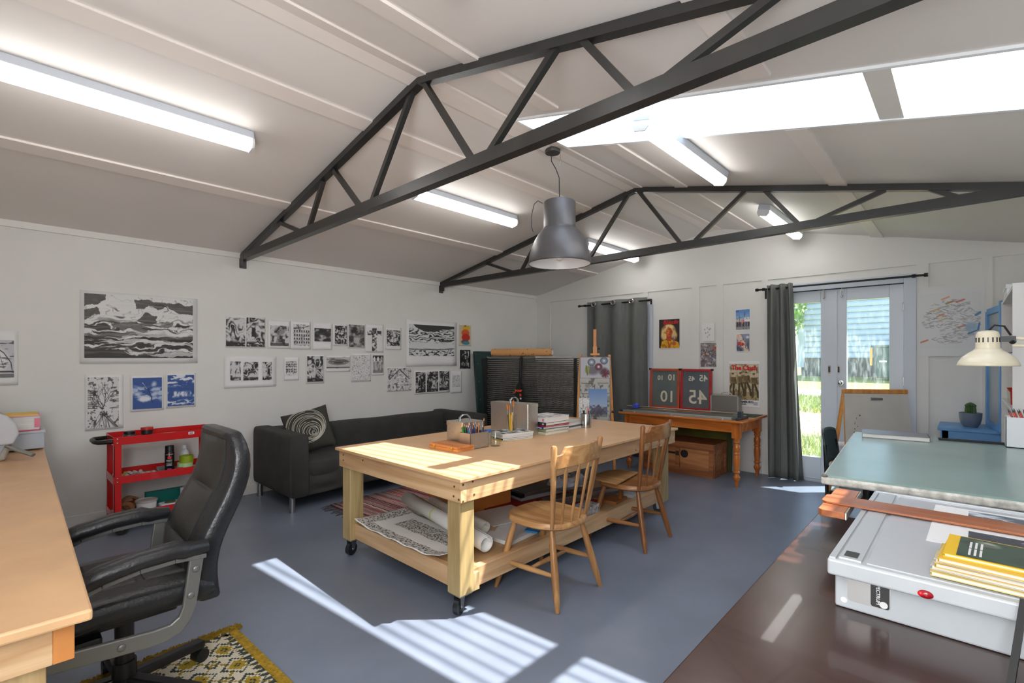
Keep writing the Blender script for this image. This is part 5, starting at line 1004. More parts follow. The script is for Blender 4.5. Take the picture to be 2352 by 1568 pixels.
for h, cv, lb in ((.018, (214, 216, 218), 'white notepad at the bottom of the pad pile'), (.014, (90, 92, 94), 'grey-covered pad second in the pad pile'), (.022, (220, 220, 218), 'thick white pad in the middle of the pad pile'), (.012, (200, 200, 196), 'thin pad on top of the near pad pile')):
    booklet('notepad', lb, 'notepad', cv, 3.375 + g.uniform(-.006, .006), 2.54 + g.uniform(-.006, .006), zz, .26, .20, h, 4 + g.uniform(-5, 5), soft=True, group='pads on the table'); zz += h
zz = TZ
for h, cv, lb, x in ((.03, (120, 110, 100), 'brown book at the bottom of the rear pile', 3.34), (.02, (224, 222, 220), 'white book in the rear pile', 3.33), (.018, (176, 130, 70), 'tan book in the rear pile', 3.31), (.024, (70, 74, 66), 'dark green book on top of the rear pile', 3.25)):
    booklet('book', lb, 'book', cv, x, 2.82, zz, .27, .22, h, -8 + g.uniform(-6, 6), spine='x', group='books at the back of the table'); zz += h
t = thing('pen_cup', 'brushed steel cup of pens at the far end of the table', 'cup', (3.515, 2.42, TZ)); MB().lathe([(0, .004), (.042, .004), (.042, .118), (.044, .12), (.045, .118), (.045, 0), (0, 0)], 36).build('cup', mat('polished_steel', (186, 184, 180), .2, 1.0), t, smooth=True)
for i, (cn, c_, dx, dy, L) in enumerate((('black marker', (24, 24, 26), -.026, .0, .145), ('second black marker', (30, 30, 32), -.012, .016, .14), ('third black marker', (26, 26, 28), .012, -.012, .142), ('pink pencil', (222, 140, 110), -.004, -.018, .175), ('red pen', (206, 30, 36), .022, -.006, .16), ('clear pen', (200, 206, 210), .026, .01, .155))):
    one(MB().cyl((0, 0, 0), (dx * .3, dy * .3, L), .0055 if i < 3 else .004, n=10), 'pen', mat('pen_%d' % i, c_, .35), '%s standing in the steel pen cup' % cn, 'pen', (3.515 + dx * .8, 2.42 + dy * .8, TZ + .006), group='pens in the steel cup', smooth=True)
# ---- two spindle-back chairs
def spindle_chair(label, loc, rz, tone):
    W1 = wood('chair_%s' % tone, *{'honey': ((150, 106, 64), (200, 156, 106)), 'brown': ((122, 78, 44), (166, 114, 68))}[tone], 'y', r=.35, knots=False); WZ = wood('chair_%s' % tone, *{'honey': ((144, 98, 56), (192, 146, 96)), 'brown': ((116, 70, 36), (156, 102, 56))}[tone], 'z', r=.35, knots=False)
    t = thing('dining_chair', label, 'chair', loc, rz, 'wooden chairs at the work table')
    ol = []
    for i in range(40):
        a = 2 * math.pi * i / 40; ca, sa = math.cos(a), math.sin(a); ol.append((.205 * math.copysign(abs(ca) ** .72, ca) * (1 + .06 * sa), .212 * math.copysign(abs(sa) ** .80, sa)))
    loft(MB(), [[(x * q, y * q, z + (.006 * (x * x + y * y) * 10 if z > .42 else 0)) for x, y in ol] for q, z in ((.93, .392), (1, .402), (1.0, .418), (.965, .427), (.75, .4225), (.4, .416))]).build('seat', W1, t, smooth=True, angle=50)
    for sx in (-1, 1):
        for sy in (-1, 1):
            a, b = Vector((sx * .135, sy * .13, .40)), Vector((sx * .205, sy * .222, 0)); MB().tube([a.lerp(b, f) for f in (0, .25, .55, .72, .8, 1)], [.013, .018, .0205, .019, .0185, .012], 14).build('leg', WZ, t, smooth=True)
        f = .58; a = Vector((sx * .135, .13, .40)).lerp(Vector((sx * .205, .222, 0)), f + .04); b = Vector((sx * .135, -.13, .40)).lerp(Vector((sx * .205, -.222, 0)), f); MB().tube([a.lerp(b, q) for q in (0, .12, .5, .88, 1)], [.008, .012, .0155, .012, .008], 12).build('stretcher', W1, t, smooth=True)
    f = .6; xs = .135 + .07 * f; zs = .40 * (1 - f); MB().tube([(-xs, .0, zs - .005), (-.1, 0, zs - .005), (0, 0, zs - .005), (.1, 0, zs - .005), (xs, .0, zs - .005)], [.008, .012, .0145, .012, .008], 12).build('cross_stretcher', W1, t, smooth=True)
    for sx in (-1, 1):
        p = [(sx * .158, -.150, .41), (sx * .175, -.168, .52), (sx * .20, -.192, .70), (sx * .222, -.212, .855), (sx * .223, -.213, .866)]; MB().tube(p, [.0125, .0155, .018, .019, .012], 12, sx=.85).build('back_post', WZ, t, smooth=True)
    def crest(u):
        x = (u - .5) * .415; return x, -.21 - .045 * math.cos((u - .5) * math.pi) 
    secs = []
    for k in range(21):
        u = k / 20; x, y = crest(u); up = .845 if .12 < u < .88 else .815; e = min(1, max(0, (min(u, 1 - u) - .08) / .08)); top = .815 + .042 * (3 * e * e - 2 * e ** 3); bot = .742 + .012 * math.sin(u * math.pi)
        secs.append([(x, y - .011, bot), (x, y - .012, (bot + top) / 2), (x, y - .009, top), (x, y + .009, top), (x, y + .012, (bot + top) / 2), (x, y + .011, bot)])
    loft(MB(), secs).build('crest_rail', W1, t, smooth=True, angle=50, bevel=.004)
    for q in (-1.5, -.5, .5, 1.5):
        a = Vector((q * .072, -.172 - .010 * (2 - abs(q)), .42)); b = Vector((q * .092, crest(.5 + q * .092 / .415)[1], .765)); secs = []
        for f, w, d in ((0, .012, .012), (.3, .016, .013), (.6, .021, .013), (.78, .027, .013), (.86, .024, .012), (.91, .010, .010), (1, .009, .009)):
            c_ = a.lerp(b, f); secs.append([(c_.x + x, c_.y + y, c_.z) for x, y in srect(w, d, 3, 12)])
        loft(MB(), secs).build('spindle', WZ, t, smooth=True)
    return t
spindle_chair('near honey-coloured spindle-back wooden chair drawn up to the work table', (2.195, 1.775, 0), R(1), 'honey')
CH2 = spindle_chair('far browner spindle-back wooden chair with a board on its seat', (3.21, 1.82, 0), R(2), 'brown')
one(MB().prism([(-.17, .21), (-.06, .235), (.1, .23), (.2, .17), (.21, .02), (-.21, -.03), (-.2, .1)], 0, .012), 'seat_board', wood('board_oak', (150, 108, 66), (190, 146, 96), 'y', knots=False), 'thin brown board lying on the seat of the far wooden chair', 'board', (3.19, 1.83, .432), (0, 0, R(2)), bevel=.003)
# ---- rag rug by the sofa
mt_, nt_, b_ = newmat('rag_weave'); co = texco(nt_, (1, 1, 1)); sp = nt_.nodes.new('ShaderNodeSeparateXYZ'); nt_.links.new(co, sp.inputs[0])
wn1 = nt_.nodes.new('ShaderNodeTexNoise'); wn1.noise_dimensions = '1D'; wn1.inputs['Scale'].default_value = 38; wn1.inputs['Detail'].default_value = 2
wob = noise(nt_, texco(nt_, (1, 1, 1)), 12, 2); ad = nt_.nodes.new('ShaderNodeMath'); ad.operation = 'MULTIPLY_ADD'; ad.inputs[1].default_value = .03; nt_.links.new(wob, ad.inputs[0]); nt_.links.new(sp.outputs[0], ad.inputs[2]); nt_.links.new(ad.outputs[0], wn1.inputs['W'])
rc = ramp(nt_, wn1.outputs['Fac'], [(.0, (36, 34, 44)), (.34, (60, 52, 62)), (.40, (206, 200, 192)), (.445, (96, 88, 98)), (.48, (196, 36, 34)), (.525, (222, 216, 206)), (.57, (56, 52, 66)), (.61, (196, 44, 36)), (.66, (130, 170, 172)), (.72, (184, 176, 168))])
for n_ in nt_.nodes:
    if n_.type == 'VALTORGB': n_.color_ramp.interpolation = 'CONSTANT'
m3 = nt_.nodes.new('ShaderNodeMixRGB'); m3.blend_type = 'MULTIPLY'; m3.inputs[0].default_value = .3; nt_.links.new(rc, m3.inputs[1]); fn = noise(nt_, texco(nt_, (1, .5, 1)), 160, 3); nt_.links.new(ramp(nt_, fn, [(.3, (110, 110, 110)), (.7, (255, 255, 255))]), m3.inputs[2]); nt_.links.new(m3.outputs[0], b_.inputs['Base Color']); b_.inputs['Roughness'].default_value = .95; bumpy(nt_, b_, fn, .8, .006)
t = thing('rag_rug', 'red, grey and white striped rag rug between the sofa and the work table', 'rug', (2.85, 3.72, 0), R(3)); MB().grid(lambda u, v: ((u - .5) * 1.55, (v - .5) * .95, .012 + .002 * math.sin(u * 90)), 120, 4).build('woven_field', mt_, t, smooth=True, fix=False, solid=.008)
m = MB(); g = random.Random(8)
for i in range(60):
    y = -.46 + i * .0158; x0 = -.775; p = [(x0, y, .01), (x0 - .03 - g.random() * .02, y + g.uniform(-.01, .01), .006), (x0 - .06 - g.random() * .06, y + g.uniform(-.03, .03), .003)]; m.tube(p, .0018, 4)
fr = m.build('fringe', mat('fringe_dark', (60, 50, 50), .9), t); fr['kind'] = 'stuff'
# ================================================================== far corner: drying rack, easel, curtains
t = thing('framed_screen', 'large dark teal framed panel leaning on the left wall behind the rack', 'panel', (5.22, 4.905, 0)); t.rotation_euler = (R(-5), 0, 0)
TEAL = mat('teal_paint', (44, 66, 66), .35, var=.15, scale=3)
MB().box(-.63, -.005, .02, .63, .005, 1.40).build('panel', mat('panel_black', (30, 36, 36), .5), t)
for a in ((-.645, -.02, 0, -.53, .02, 1.425), (.53, -.02, 0, .645, .02, 1.425), (-.53, -.02, 1.32, .53, .02, 1.425), (-.53, -.02, 0, .53, .02, .1)): MB().box(*a).build('frame_rail', TEAL, t, bevel=.004)
for z in (.5, .75, 1.0, 1.25): MB().cyl((-.6, -.0215, z), (-.6, -.019, z), .006, n=10).build('rivet', GALV, t)
t = thing('drying_rack', 'black wire print drying rack with many shelves in the far corner', 'rack', (4.325, 3.795, 0), R(-72.5))
W_, DP = 1.10, .72
for x in (-W_/2 - .02, W_/2 + .02):
    for y in (.03, DP - .02): MB().cbox((x, y, .68), (.03, .03, 1.28)).build('post', BLACKM, t)
for y in (.03, DP - .02): MB().cbox((0, y, .06), (W_ + .07, .03, .03)).build('base_bar', BLACKM, t)
for x in (-W_/2 - .02, W_/2 + .02):
    MB().cbox((x, DP / 2, .06), (.03, DP, .03)).build('base_bar', BLACKM, t)
    for y in (.06, DP - .06): MB().cyl((x - .012, y, .025), (x + .012, y, .025), .025).build('castor', RUBBER, t)
WIRE = mat('rack_wire', (128, 127, 124), .3, .7); base = None
for i in range(43):
    z = .30 + i * .0243
    if base is None:
        m = MB(); sag = lambda x: -.010 * (1 - (2 * x / W_) ** 2)
        fr = [( -W_/2 + W_ * k / 10, 0, sag(-W_/2 + W_ * k / 10)) for k in range(11)]
        for a, b in zip(fr[:-1], fr[1:]): m.bar(a, b, .016, .007)
        m.bar((-W_/2, 0, 0), (-W_/2, DP, 0), .006, .006); m.bar((W_/2, 0, 0), (W_/2, DP, 0), .006, .006); m.bar((-W_/2, DP, 0), (W_/2, DP, 0), .006, .006)
        for k in range(1, 12): x = -W_/2 + W_ * k / 12; m.bar((x, 0, sag(x)), (x, DP, 0), .003, .003)
        for k in range(1, 6): m.bar((-W_/2, DP * k / 6, sag(0) * .3), (W_/2, DP * k / 6, sag(0) * .3), .003, .003)
        base = m.build('wire_shelf', WIRE, t); o = base
    else: o = base.copy(); C.objects.link(o)
    o.location = ((i % 3 - 1) * .004, ((i * 7) % 5) * .003, z)
MB().cbox((0, .01, 1.3365), (W_, .06, .006)).build('top_sheet', mat('sheet_pinkish', (188, 180, 178), .5), t)
t = thing('paper_roll', 'brown patterned wrapping paper roll resting on top of the drying rack', 'paper roll', (4.20, 4.28, 1.392)); d = Vector((4.47, 3.55, 1.388)) - Vector((4.20, 4.28, 1.388)); t.rotation_mode = 'QUATERNION'; t.rotation_quaternion = d.to_track_quat('Z', 'Y')
mt_, nt_, b_ = newmat('patterned_kraft'); vo = nt_.nodes.new('ShaderNodeTexVoronoi'); vo.inputs['Scale'].default_value = 26; nt_.links.new(texco(nt_, (1, 1, 1)), vo.inputs['Vector']); nt_.links.new(ramp(nt_, vo.outputs['Distance'], [(.16, (112, 72, 40)), (.22, (196, 146, 92))]), b_.inputs['Base Color']); b_.inputs['Roughness'].default_value = .6
MB().lathe([(.040, 0), (.045, .003), (.045, d.length - .003), (.040, d.length)], 28, cap=False).build('outer_sheet', mt_, t, smooth=True, fix=False, solid=.002)
MB().grid(lambda u, v: ((.039 - .02 * u) * math.cos(u * 11), (.039 - .02 * u) * math.sin(u * 11), -.004 + v * (d.length + .004)), 40, 1).build('white_inner', PAPER, t, smooth=True, fix=False)
t = thing('apron', 'black apron with orange lettering hanging on the drying rack', 'apron', (4.288, 3.881, 1.0), R(-72.5)); APR = mat('apron_black', (14, 14, 15), .8)
MB().grid(lambda u, v: ((u - .5) * (.045 + .16 * max(0, .62 - v) ** .8 + (.03 if v < .6 else 0)) + .03 * (v - .5), -.028 - .006 * math.sin(u * 6 + v * 4), -.45 + v * .78), 8, 24).build('cloth', APR, t, smooth=True, fix=False, solid=.004)
MB().box(.002, -.034, .10, .03, -.028, .345).box(.002, -.034, .335, .03, .03, .345).build('neck_strap', mat('apron_strap', (44, 44, 44), .6), t)
ORG = mat('orange_print', (240, 84, 30), .6); lettering('your', .05, ORG, t, (-.062, -.040, -.075), (R(90), 0, 0), bold=.0016); lettering('it', .045, ORG, t, (-.002, -.040, -.125), (R(90), 0, 0), bold=.0016); MB().box(-.085, -.041, -.09, -.062, -.0395, -.084).build('print_dash', ORG, t); MB().ball((.012, -.037, -.155), (.012, .003, .012), 10, 6).build('print_mark', WT, t)
# ---- easel with studies
EW = wood('easel_beech', (190, 122, 58), (226, 164, 92), 'z', knots=False)
t = thing('easel', 'wooden studio easel standing behind the far end of the work table', 'easel', (4.38, 2.90, 0), R(-56)); 
LEAN = .10; ez = lambda z: .0 + LEAN * z
MB().bar((.0, .03, .05), (.0, .03 + .17, 1.64), .034, .018).build('mast', EW, t, bevel=.002); MB().cbox((0, .148, 1.40), (.045, .05, .10)).cbox((0, .13, 1.365), (.10, .05, .022)).build('top_holder', EW, t, bevel=.003); MB().cyl((.03, .15, 1.43), (.055, .15, 1.43), .012).build('clamp_knob', BLACK, t)
for s in (-1, 1): MB().bar((s * .21, .0, .0), (s * .155, .16, 1.36), .028, .02).build('leg', EW, t, bevel=.002)
MB().bar((0, .14, 1.2), (0, .62, .0), .03, .02).build('rear_leg', EW, t, bevel=.002); MB().cbox((0, .02, .46), (.42, .06, .03)).build('shelf', EW, t, bevel=.003); MB().cbox((0, .09, .9), (.36, .02, .03)).build('cross_bar', EW, t); MB().cyl((.175, .05, .75), (.205, .05, .75), .012).build('wing_nut', BLACK, t)
t2 = thing('drawing_board', 'grey drawing board with taped studies standing on the easel', 'board', (4.38 + .0, 2.90, .476), R(-56)); t2.rotation_euler = (R(-6.0), 0, R(-56))
MB().box(-.165, .028, 0, .165, .036, .87).build('board', mat('greyboard', (134, 124, 114), .7), t2)
def stud(nm, x0, x1, z0, z1, fn, n, seed, y): 
    cv = fn(n, int(n * (z1 - z0) / (x1 - x0)), seed); o = bpy.data.objects.new(nm, cv.mesh(nm, x1 - x0, z1 - z0)); C.objects.link(o); o.parent = t2; o.location = ((x0 + x1) / 2, y, (z0 + z1) / 2)
def a_cans(w, h, sd):
    c = Cv(w, h, (176, 178, 186)); c.ell(.42, .62, .3, .3, (60, 50, 56), .5, .6).ell(.8, .7, .2, .26, (50, 36, 44), .5, .7)
    for x, y, q in ((.38, .24, (128, 136, 150)), (.8, .17, (120, 130, 150)), (.62, .46, (124, 50, 58))): c.ell(x, y, .14, .19, (66, 70, 82), .15).ell(x, y, .115, .155, q, .2).ell(x, y, .06, .08, (196, 200, 206), .5)
    g = random.Random(sd)
    for i in range(26): a = g.uniform(0, 6.28); c.line([(.84, .78), (.84 + .16 * math.cos(a), .78 + .2 * math.sin(a))], .012, g.choice(((126, 30, 46), (90, 24, 40), (70, 30, 44))))
    return c.poly([(.18, .38), (.32, .5), (.28, .85), (.16, .7)], (140, 146, 76)).line([(.2, .42), (.24, .86)], .02, (80, 90, 44))
def a_cell(w, h, sd):
    c = Cv(w, h, (172, 170, 166)); f = c.fbm(sd, 3, 5, 4); c.ink(f, .55, .7, (120, 118, 114), .7)
    for y in (.12, .36, .62, .78): c.line([(.05, y), (.45, y + .02)], .006, (60, 58, 56)).line([(.6, y), (.95, y)], .006, (70, 68, 66))
    return c.line([(.5, .15), (.5, .6)], .006, (60, 58, 56)).ink(c.fbm(sd + 2, 8, 10), .62, .68, (70, 68, 66), .7)
def a_mount(w, h, sd):
    c = Cv(w, h, (96, 132, 186)); c.blend(np.clip(c.Y * 1.3, 0, 1), (168, 182, 202)); c.poly([(0, .86), (.2, .7), (.35, .66), (.55, .55), (.7, .68), (.9, .78), (1, .85), (1, .92), (0, .92)], (92, 86, 104)).rect(0, .9, 1, 1, (120, 124, 116)); return c.ink(c.fbm(sd, 9, 9) * (c.Y > .58), .5, .6, (62, 58, 74), .7)
stud('pinned_study', -.155, .158, .64, .862, a_cans, 66, 81, .0265); stud('pinned_study', -.16, .155, .18, .635, a_cell, 66, 83, .0272); stud('pinned_study', -.07, .13, .22, .52, a_mount, 48, 85, .0255); stud('pinned_study', -.175, -.06, .17, .42, lambda w, h, s: a_mesh(w, h, s, 6, 10), 30, 87, .0245)
# ---- curtains and rods
CURT = mat('grey_curtain', (106, 108, 105), .85, var=.05, scale=30, stretch=(1, 1, .2), bump=.15, bscale=300)
def curtain(name, label, y0t, y1t, y0b, y1b, ztop, zbot, waves, amp, x, sway=0.0):
    t = thing(name, label, 'curtain', (x, (y0t + y1t) / 2, zbot)); yc = (y0t + y1t) / 2
    def f(u, v):
        a, b = y0b + (y0t - y0b) * v, y1b + (y1t - y1b) * v; k = amp * (1.0 - .15 * v); ph = u * waves * 6.283 + .6 * math.sin(u * 7) + sway * (1 - v)
        return (k * math.sin(ph) + .25 * k * math.sin(2.3 * ph + 1) * (1 - v), a + (b - a) * u - yc + .012 * math.sin(ph * 2) * (1 - v), v * (ztop - zbot))
    MB().grid(f, 110, 26).build('cloth', CURT, t, smooth=True, fix=False, solid=.003, angle=80); return t, f
tl, f = curtain('curtain', 'dark grey eyelet curtain closed behind the easel', 4.05, 3.105, 4.05, 3.10, 2.135, .03, 3.4, .034, 5.915)
for y in (3.90, 3.58, 3.30): MB().tube([(math.sin(a) * .0 - .062, y - tl.location.y + .03 * math.cos(a), 2.09 - .03 + .03 * math.sin(a)) for a in [i * 6.283 / 20 for i in range(20)]], .009, 8, closed=True).build('eyelet', CHROME, tl, smooth=True)
tr_, f = curtain('curtain', 'dark grey curtain drawn aside to the left of the glazed doors', 1.635, 1.385, 1.63, 1.29, 2.135, .015, 3.0, .045, 5.895, 1.6)
def rod(label, y0, y1, z, br):
    t = thing('curtain_rod', label, 'curtain rod', (5.915, (y0 + y1) / 2, z), 0, 'black curtain rods'); yc = (y0 + y1) / 2
    MB().cyl((0, y0 - yc, 0), (0, y1 - yc, 0), .010, n=14).build('rod', BLACKM, t, smooth=True)
    for y in (y0, y1): MB().lathe([(0, -.014), (.017, -.014), (.017, .014), (0, .014)], 18, (0, y - yc, 0), Matrix.Rotation(R(90), 3, 'X')).build('finial', BLACKM, t, smooth=True)
    for y in br: MB().bar((.0, y - yc, .0), (.088, y - yc, 0), .012, .012).box(.078, y - yc - .009, -.10, .09, y - yc + .009, .02).cyl((0, y - yc - .014, 0), (0, y - yc + .014, 0), .016).build('bracket', BLACKM, t)
rod('short black curtain rod above the closed grey curtain', 3.06, 4.19, 2.09, (4.09, 3.085)); rod('long black curtain rod above the glazed doors', .285, 1.745, 2.095, (1.675, .372))
# ---- pine table with turned legs
OP = wood('orange_pine', (176, 88, 28), (222, 134, 60), 'y', r=.28, coat=.3, knots=False); OPZ = wood('orange_pine', (170, 84, 26), (214, 126, 54), 'z', r=.28, coat=.3, knots=False)
t = thing('pine_table', 'varnished orange pine table with turned legs by the back wall', 'table', (5.545, 2.355, 0)); ox, oy = 5.545, 2.355; PT = .685
MB().box(5.135 - ox, 1.645 - oy, .66, 5.95 - ox, 3.07 - oy, PT).build('tabletop', OP, t, bevel=.008, seg=3)
for a in ((5.20, 1.72, 5.222, 2.99), (5.875, 1.72, 5.897, 2.99)): MB().box(a[0] - ox, a[1] - oy, .555, a[2] - ox, a[3] - oy, .66).build('apron_rail', OP, t, bevel=.002)
for a in ((5.22, 1.70, 5.88, 1.722), (5.22, 2.985, 5.88, 3.007)): MB().box(a[0] - ox, a[1] - oy, .555, a[2] - ox, a[3] - oy, .66).build('apron_rail', OP, t, bevel=.002)
for x in (5.225, 5.885):
    for y in (1.735, 2.975):
        MB().box(x - .038 - ox, y - .038 - oy, .50, x + .038 - ox, y + .038 - oy, .66).lathe([(.0, .0), (.017, 0), (.019, .055), (.024, .062), (.036, .085), (.036, .10), (.025, .115), (.021, .135), (.033, .145), (.033, .155), (.024, .165), (.028, .2), (.034, .25), (.033, .29), (.028, .325), (.034, .335), (.034, .345), (.027, .355), (.034, .38), (.035, .41), (.026, .435), (.022, .445), (.033, .452), (.033, .462), (.026, .47), (.034, .48), (.036, .5)], 22, (x - ox, y - oy, 0)).build('leg', OPZ, t, smooth=True, angle=35)
PZ = PT + .0005
t = thing('guillotine_trimmer', 'long aluminium rotary trimmer with a blue cutter on the pine table', 'trimmer', (5.36, 2.36, PZ), R(1.5)); DG = mat('dark_slate_plastic', (50, 56, 66), .45)
MB().box(-.17, -.62, 0, .17, .62, .014).build('base_board', mat('trimmer_board', (84, 96, 92), .5), t, bevel=.002); MB().box(-.205, -.585, .0, -.17, .655, .026).build('front_rail', mat('pale_alu', (196, 196, 194), .35, .7), t, bevel=.002)
MB().cyl((-.10, -.63, .062), (-.10, .66, .062), .008, n=12).build('guide_bar', mat('guide_bar_grey', (150, 146, 140), .35, .7), t, smooth=True); MB().box(-.13, -.66, 0, -.06, -.62, .085).box(-.2, -.66, 0, .12, -.62, .02).build('end_block', DG, t, bevel=.004); MB().box(-.2, .62, 0, .16, .70, .022).build('end_block', DG, t, bevel=.003)
MB().box(-.135, .50, .045, -.06, .565, .085).ball((-.098, .532, .085), (.03, .028, .014)).build('cutter_head', mat('blue_plastic', (62, 84, 200), .4), t, bevel=.006)
for y in (.5, .05, -.5): MB().cyl((-.206, y, .004), (-.214, y, .004), .006, n=10).build('screw', WHITE, t)
flat('cutting_mat', 'dark green cutting mat at the right end of the pine table', 'mat', (40, 78, 62), 5.73, 1.80, PZ, .3, .26, .004, 2); flat('paper_offcut', 'cream paper strip on the green cutting mat', 'paper', (206, 180, 130), 5.66, 1.85, PZ + .0045, .05, .14, .002, 10)
flat('photo_print', 'printed sheet lying behind the trimmer bar', 'photo', (186, 140, 110), 5.66, 2.72, PZ, .18, .26, .002, 6)
def slate(label, yc, w, frame, big, small, lean):
    t = thing('chalk_frame', label, 'chalkboard', (5.845, yc, PZ), R(-90), 'mirrored number boards'); t.rotation_euler = (R(-lean), 0, R(-90)); F_ = mat('slate_frame_%d' % frame[0], frame, .45, var=.15, scale=5); h = .505
    for a in ((-w/2, 0, -w/2 + .032, h), (w/2 - .032, 0, w/2, h), (-w/2 + .032, h - .03, w/2 - .032, h), (-w/2 + .032, 0, w/2 - .032, .03)): MB().box(a[0], -.012, a[1], a[2], .012, a[3]).build('frame_rail', F_, t, bevel=.003)
    MB().box(-w/2 + .03, -.004, .03, w/2 - .03, .004, h - .03).build('slate', mat('slate_%d' % frame[0], (100, 110, 108) if frame[0] > 175 else (92, 100, 106), .5, var=.12, scale=3), t)
    CH = mat('chalk_pale', (206, 204, 186), .9)
    for txt, s, x, z in ((small, .105, w/2 - .05, .36), (small, .08, -.015, .36), (big, .235 if big == '45' else .20, w/2 - .055, .085)): lettering(txt, s, CH, t, (x, -.0052, z), (R(90), 0, 0), flip=True, bold=.0022)
    for sx in (-1, 1): MB().box(sx * w/2 - .012, -.014, h - .02, sx * w/2 + .012, .014, h + .004).build('corner_cap', BLACKM, t)
    return t
slate('orange-framed slate with mirrored number ten, leaning on the back wall', 2.825, .40, (178, 78, 52), '10', '10', 2.0); slate('red-framed slate with mirrored number forty-five, leaning on the back wall', 2.42, .385, (172, 40, 40), '45', '45', 2.0)
t = thing('aluminium_case', 'small aluminium carry case standing on the pine table', 'case', (5.76, 2.03, PZ)); MB().box(-.06, -.15, 0, .06, .15, .215).build('shell', mat('case_alu', (150, 150, 148), .35, .8), t, bevel=.004)
for a in ((-.064, -.155, 0, -.056, -.143, .22), (-.064, .143, 0, -.056, .155, .22), (-.064, -.155, .208, -.056, .155, .22)): MB().box(*a).build('edge_trim', ALU, t)
MB().tube([(0, -.06, .216), (0, -.05, .236), (0, 0, .245), (0, .05, .236), (0, .06, .216)], .005, 8).build('handle', ALU, t, smooth=True)
# ---- trunk and silk screens below
TK = wood('trunk_pine', (142, 84, 44), (196, 132, 82), 'y', r=.55); TKD = wood('trunk_slat', (118, 66, 34), (168, 104, 60), 'y', r=.55, knots=False)
t = thing('wooden_trunk', 'old brown wooden trunk with dark stains under the pine table', 'trunk', (5.585, 2.445, 0), R(1.5)); MB().box(-.205, -.40, 0, .205, .40, .355).build('box', TK, t, bevel=.004)
for a in ((-.222, -.41, 0, -.205, .41, .07), (-.222, -.41, .30, -.205, .41, .365), (-.222, -.41, .07, -.205, -.36, .30), (-.222, .36, .07, -.205, .41, .30), (-.222, -.03, .07, -.207, .02, .30)): MB().box(*a).build('slat', TKD, t, bevel=.003)
for a in ((-.205, -.418, 0, .205, -.40, .06), (-.205, -.418, .30, .205, -.40, .365), (-.205, -.418, .06, -.15, -.40, .3), (.15, -.418, .06, .205, -.40, .3)): MB().box(*a).build('slat', TKD, t, bevel=.003)
MB().box(-.222, -.42, .365, .21, .42, .372).build('lid', TKD, t, bevel=.002)
MB().box(-.2245, -.025, .21, -.222, .015, .26).build('hasp', mat('rusty_iron', (84, 60, 40), .6, .6), t); MB().bar((-.208, .0, .232), (-.208, .3, .236), .004, .022).build('burn_mark', mat('charred', (36, 26, 22), .8), t); MB().lathe([(0, 0), (.045, 0), (.04, .002), (0, .002)], 20, (-.2055, -.08, .235), Matrix.Rotation(R(-90), 3, 'Y')).build('burn_mark', mat('charred', (36, 26, 22), .8), t)
def screen(label, x, y0, y1, h, col, fc, lean):
    t = thing('silk_screen', label, 'screen', (x, (y0 + y1) / 2, 0), 0, 'screens under the pine table'); t.rotation_euler = (0, R(lean), 0); w = abs(y1 - y0) / 2
    MB().box(-.002, -w + .05, .05, .002, w - .05, h - .05).build('mesh_panel', mat('screen_mesh_%d' % col[0], col, .5, var=.15, scale=5), t)
    for a in ((-.015, -w, 0, .015, -w + .055, h), (-.015, w - .055, 0, .015, w, h), (-.015, -w + .055, h - .055, .015, w - .055, h), (-.015, -w + .055, 0, .015, w - .055, .055)): MB().box(*a).build('frame_rail', mat('screen_frame_%d' % fc[0], fc, .6, var=.12, scale=6), t, bevel=.003)
screen('olive green silk screen leaning behind the trunk', 5.845, 2.0, 2.93, .55, (98, 94, 22), (70, 72, 30), 3); screen('grey-framed silk screen behind the olive one', 5.90, 1.95, 2.90, .56, (150, 152, 150), (176, 180, 182), 3)
# ================================================================== right side by the doors
t = thing('flip_easel', 'whiteboard easel with a wooden frame standing before the glazed doors', 'easel', (5.50, .64, 0), R(-58))
MB().prism([(-.272, .22), (.272, .22), (.252, 1.0), (-.252, 1.0)], -.012, .0, lambda x, z, y: (x, y - .178 + .13 * z, z)).build('white_board', mat('dirty_whiteboard', (206, 202, 194), .35, var=.05, scale=5), t)
MB().bar((-.262, -.035, 1.02), (.262, -.035, 1.02), .05, .042).build('top_rail', EW, t, bevel=.01)
for s in (-1, 1): MB().bar((s * .255, -.155, .0), (s * .235, -.02, 1.01), .03, .025).build('front_leg', EW, t, bevel=.003); MB().bar((s * .25, .28, .0), (s * .232, .0, 1.01), .03, .025).build('rear_leg', EW, t, bevel=.003)
MB().cbox((0, -.072, .955), (.10, .014, .022)).build('clip', GALV, t, bevel=.004); MB().cbox((0, -.175, .21), (.5, .07, .02)).build('pen_ledge', EW, t)
g = random.Random(77)
for i in range(9): MB().ball((-.19 + g.uniform(0, .05), -.178 + .13 * (.6 + i * .025) - .0125, .6 + i * .025 + g.uniform(-.01, .01)), (g.uniform(.003, .009), .001, g.uniform(.003, .008)), 8, 5).build('pen_smudge', mat('smudge', (110, 120, 100), .8), t)
roll('paper_roll', 'white paper roll on the floor ledge behind the dark green chair', (5.30, .98, .52), (5.52, .60, .52), .03)
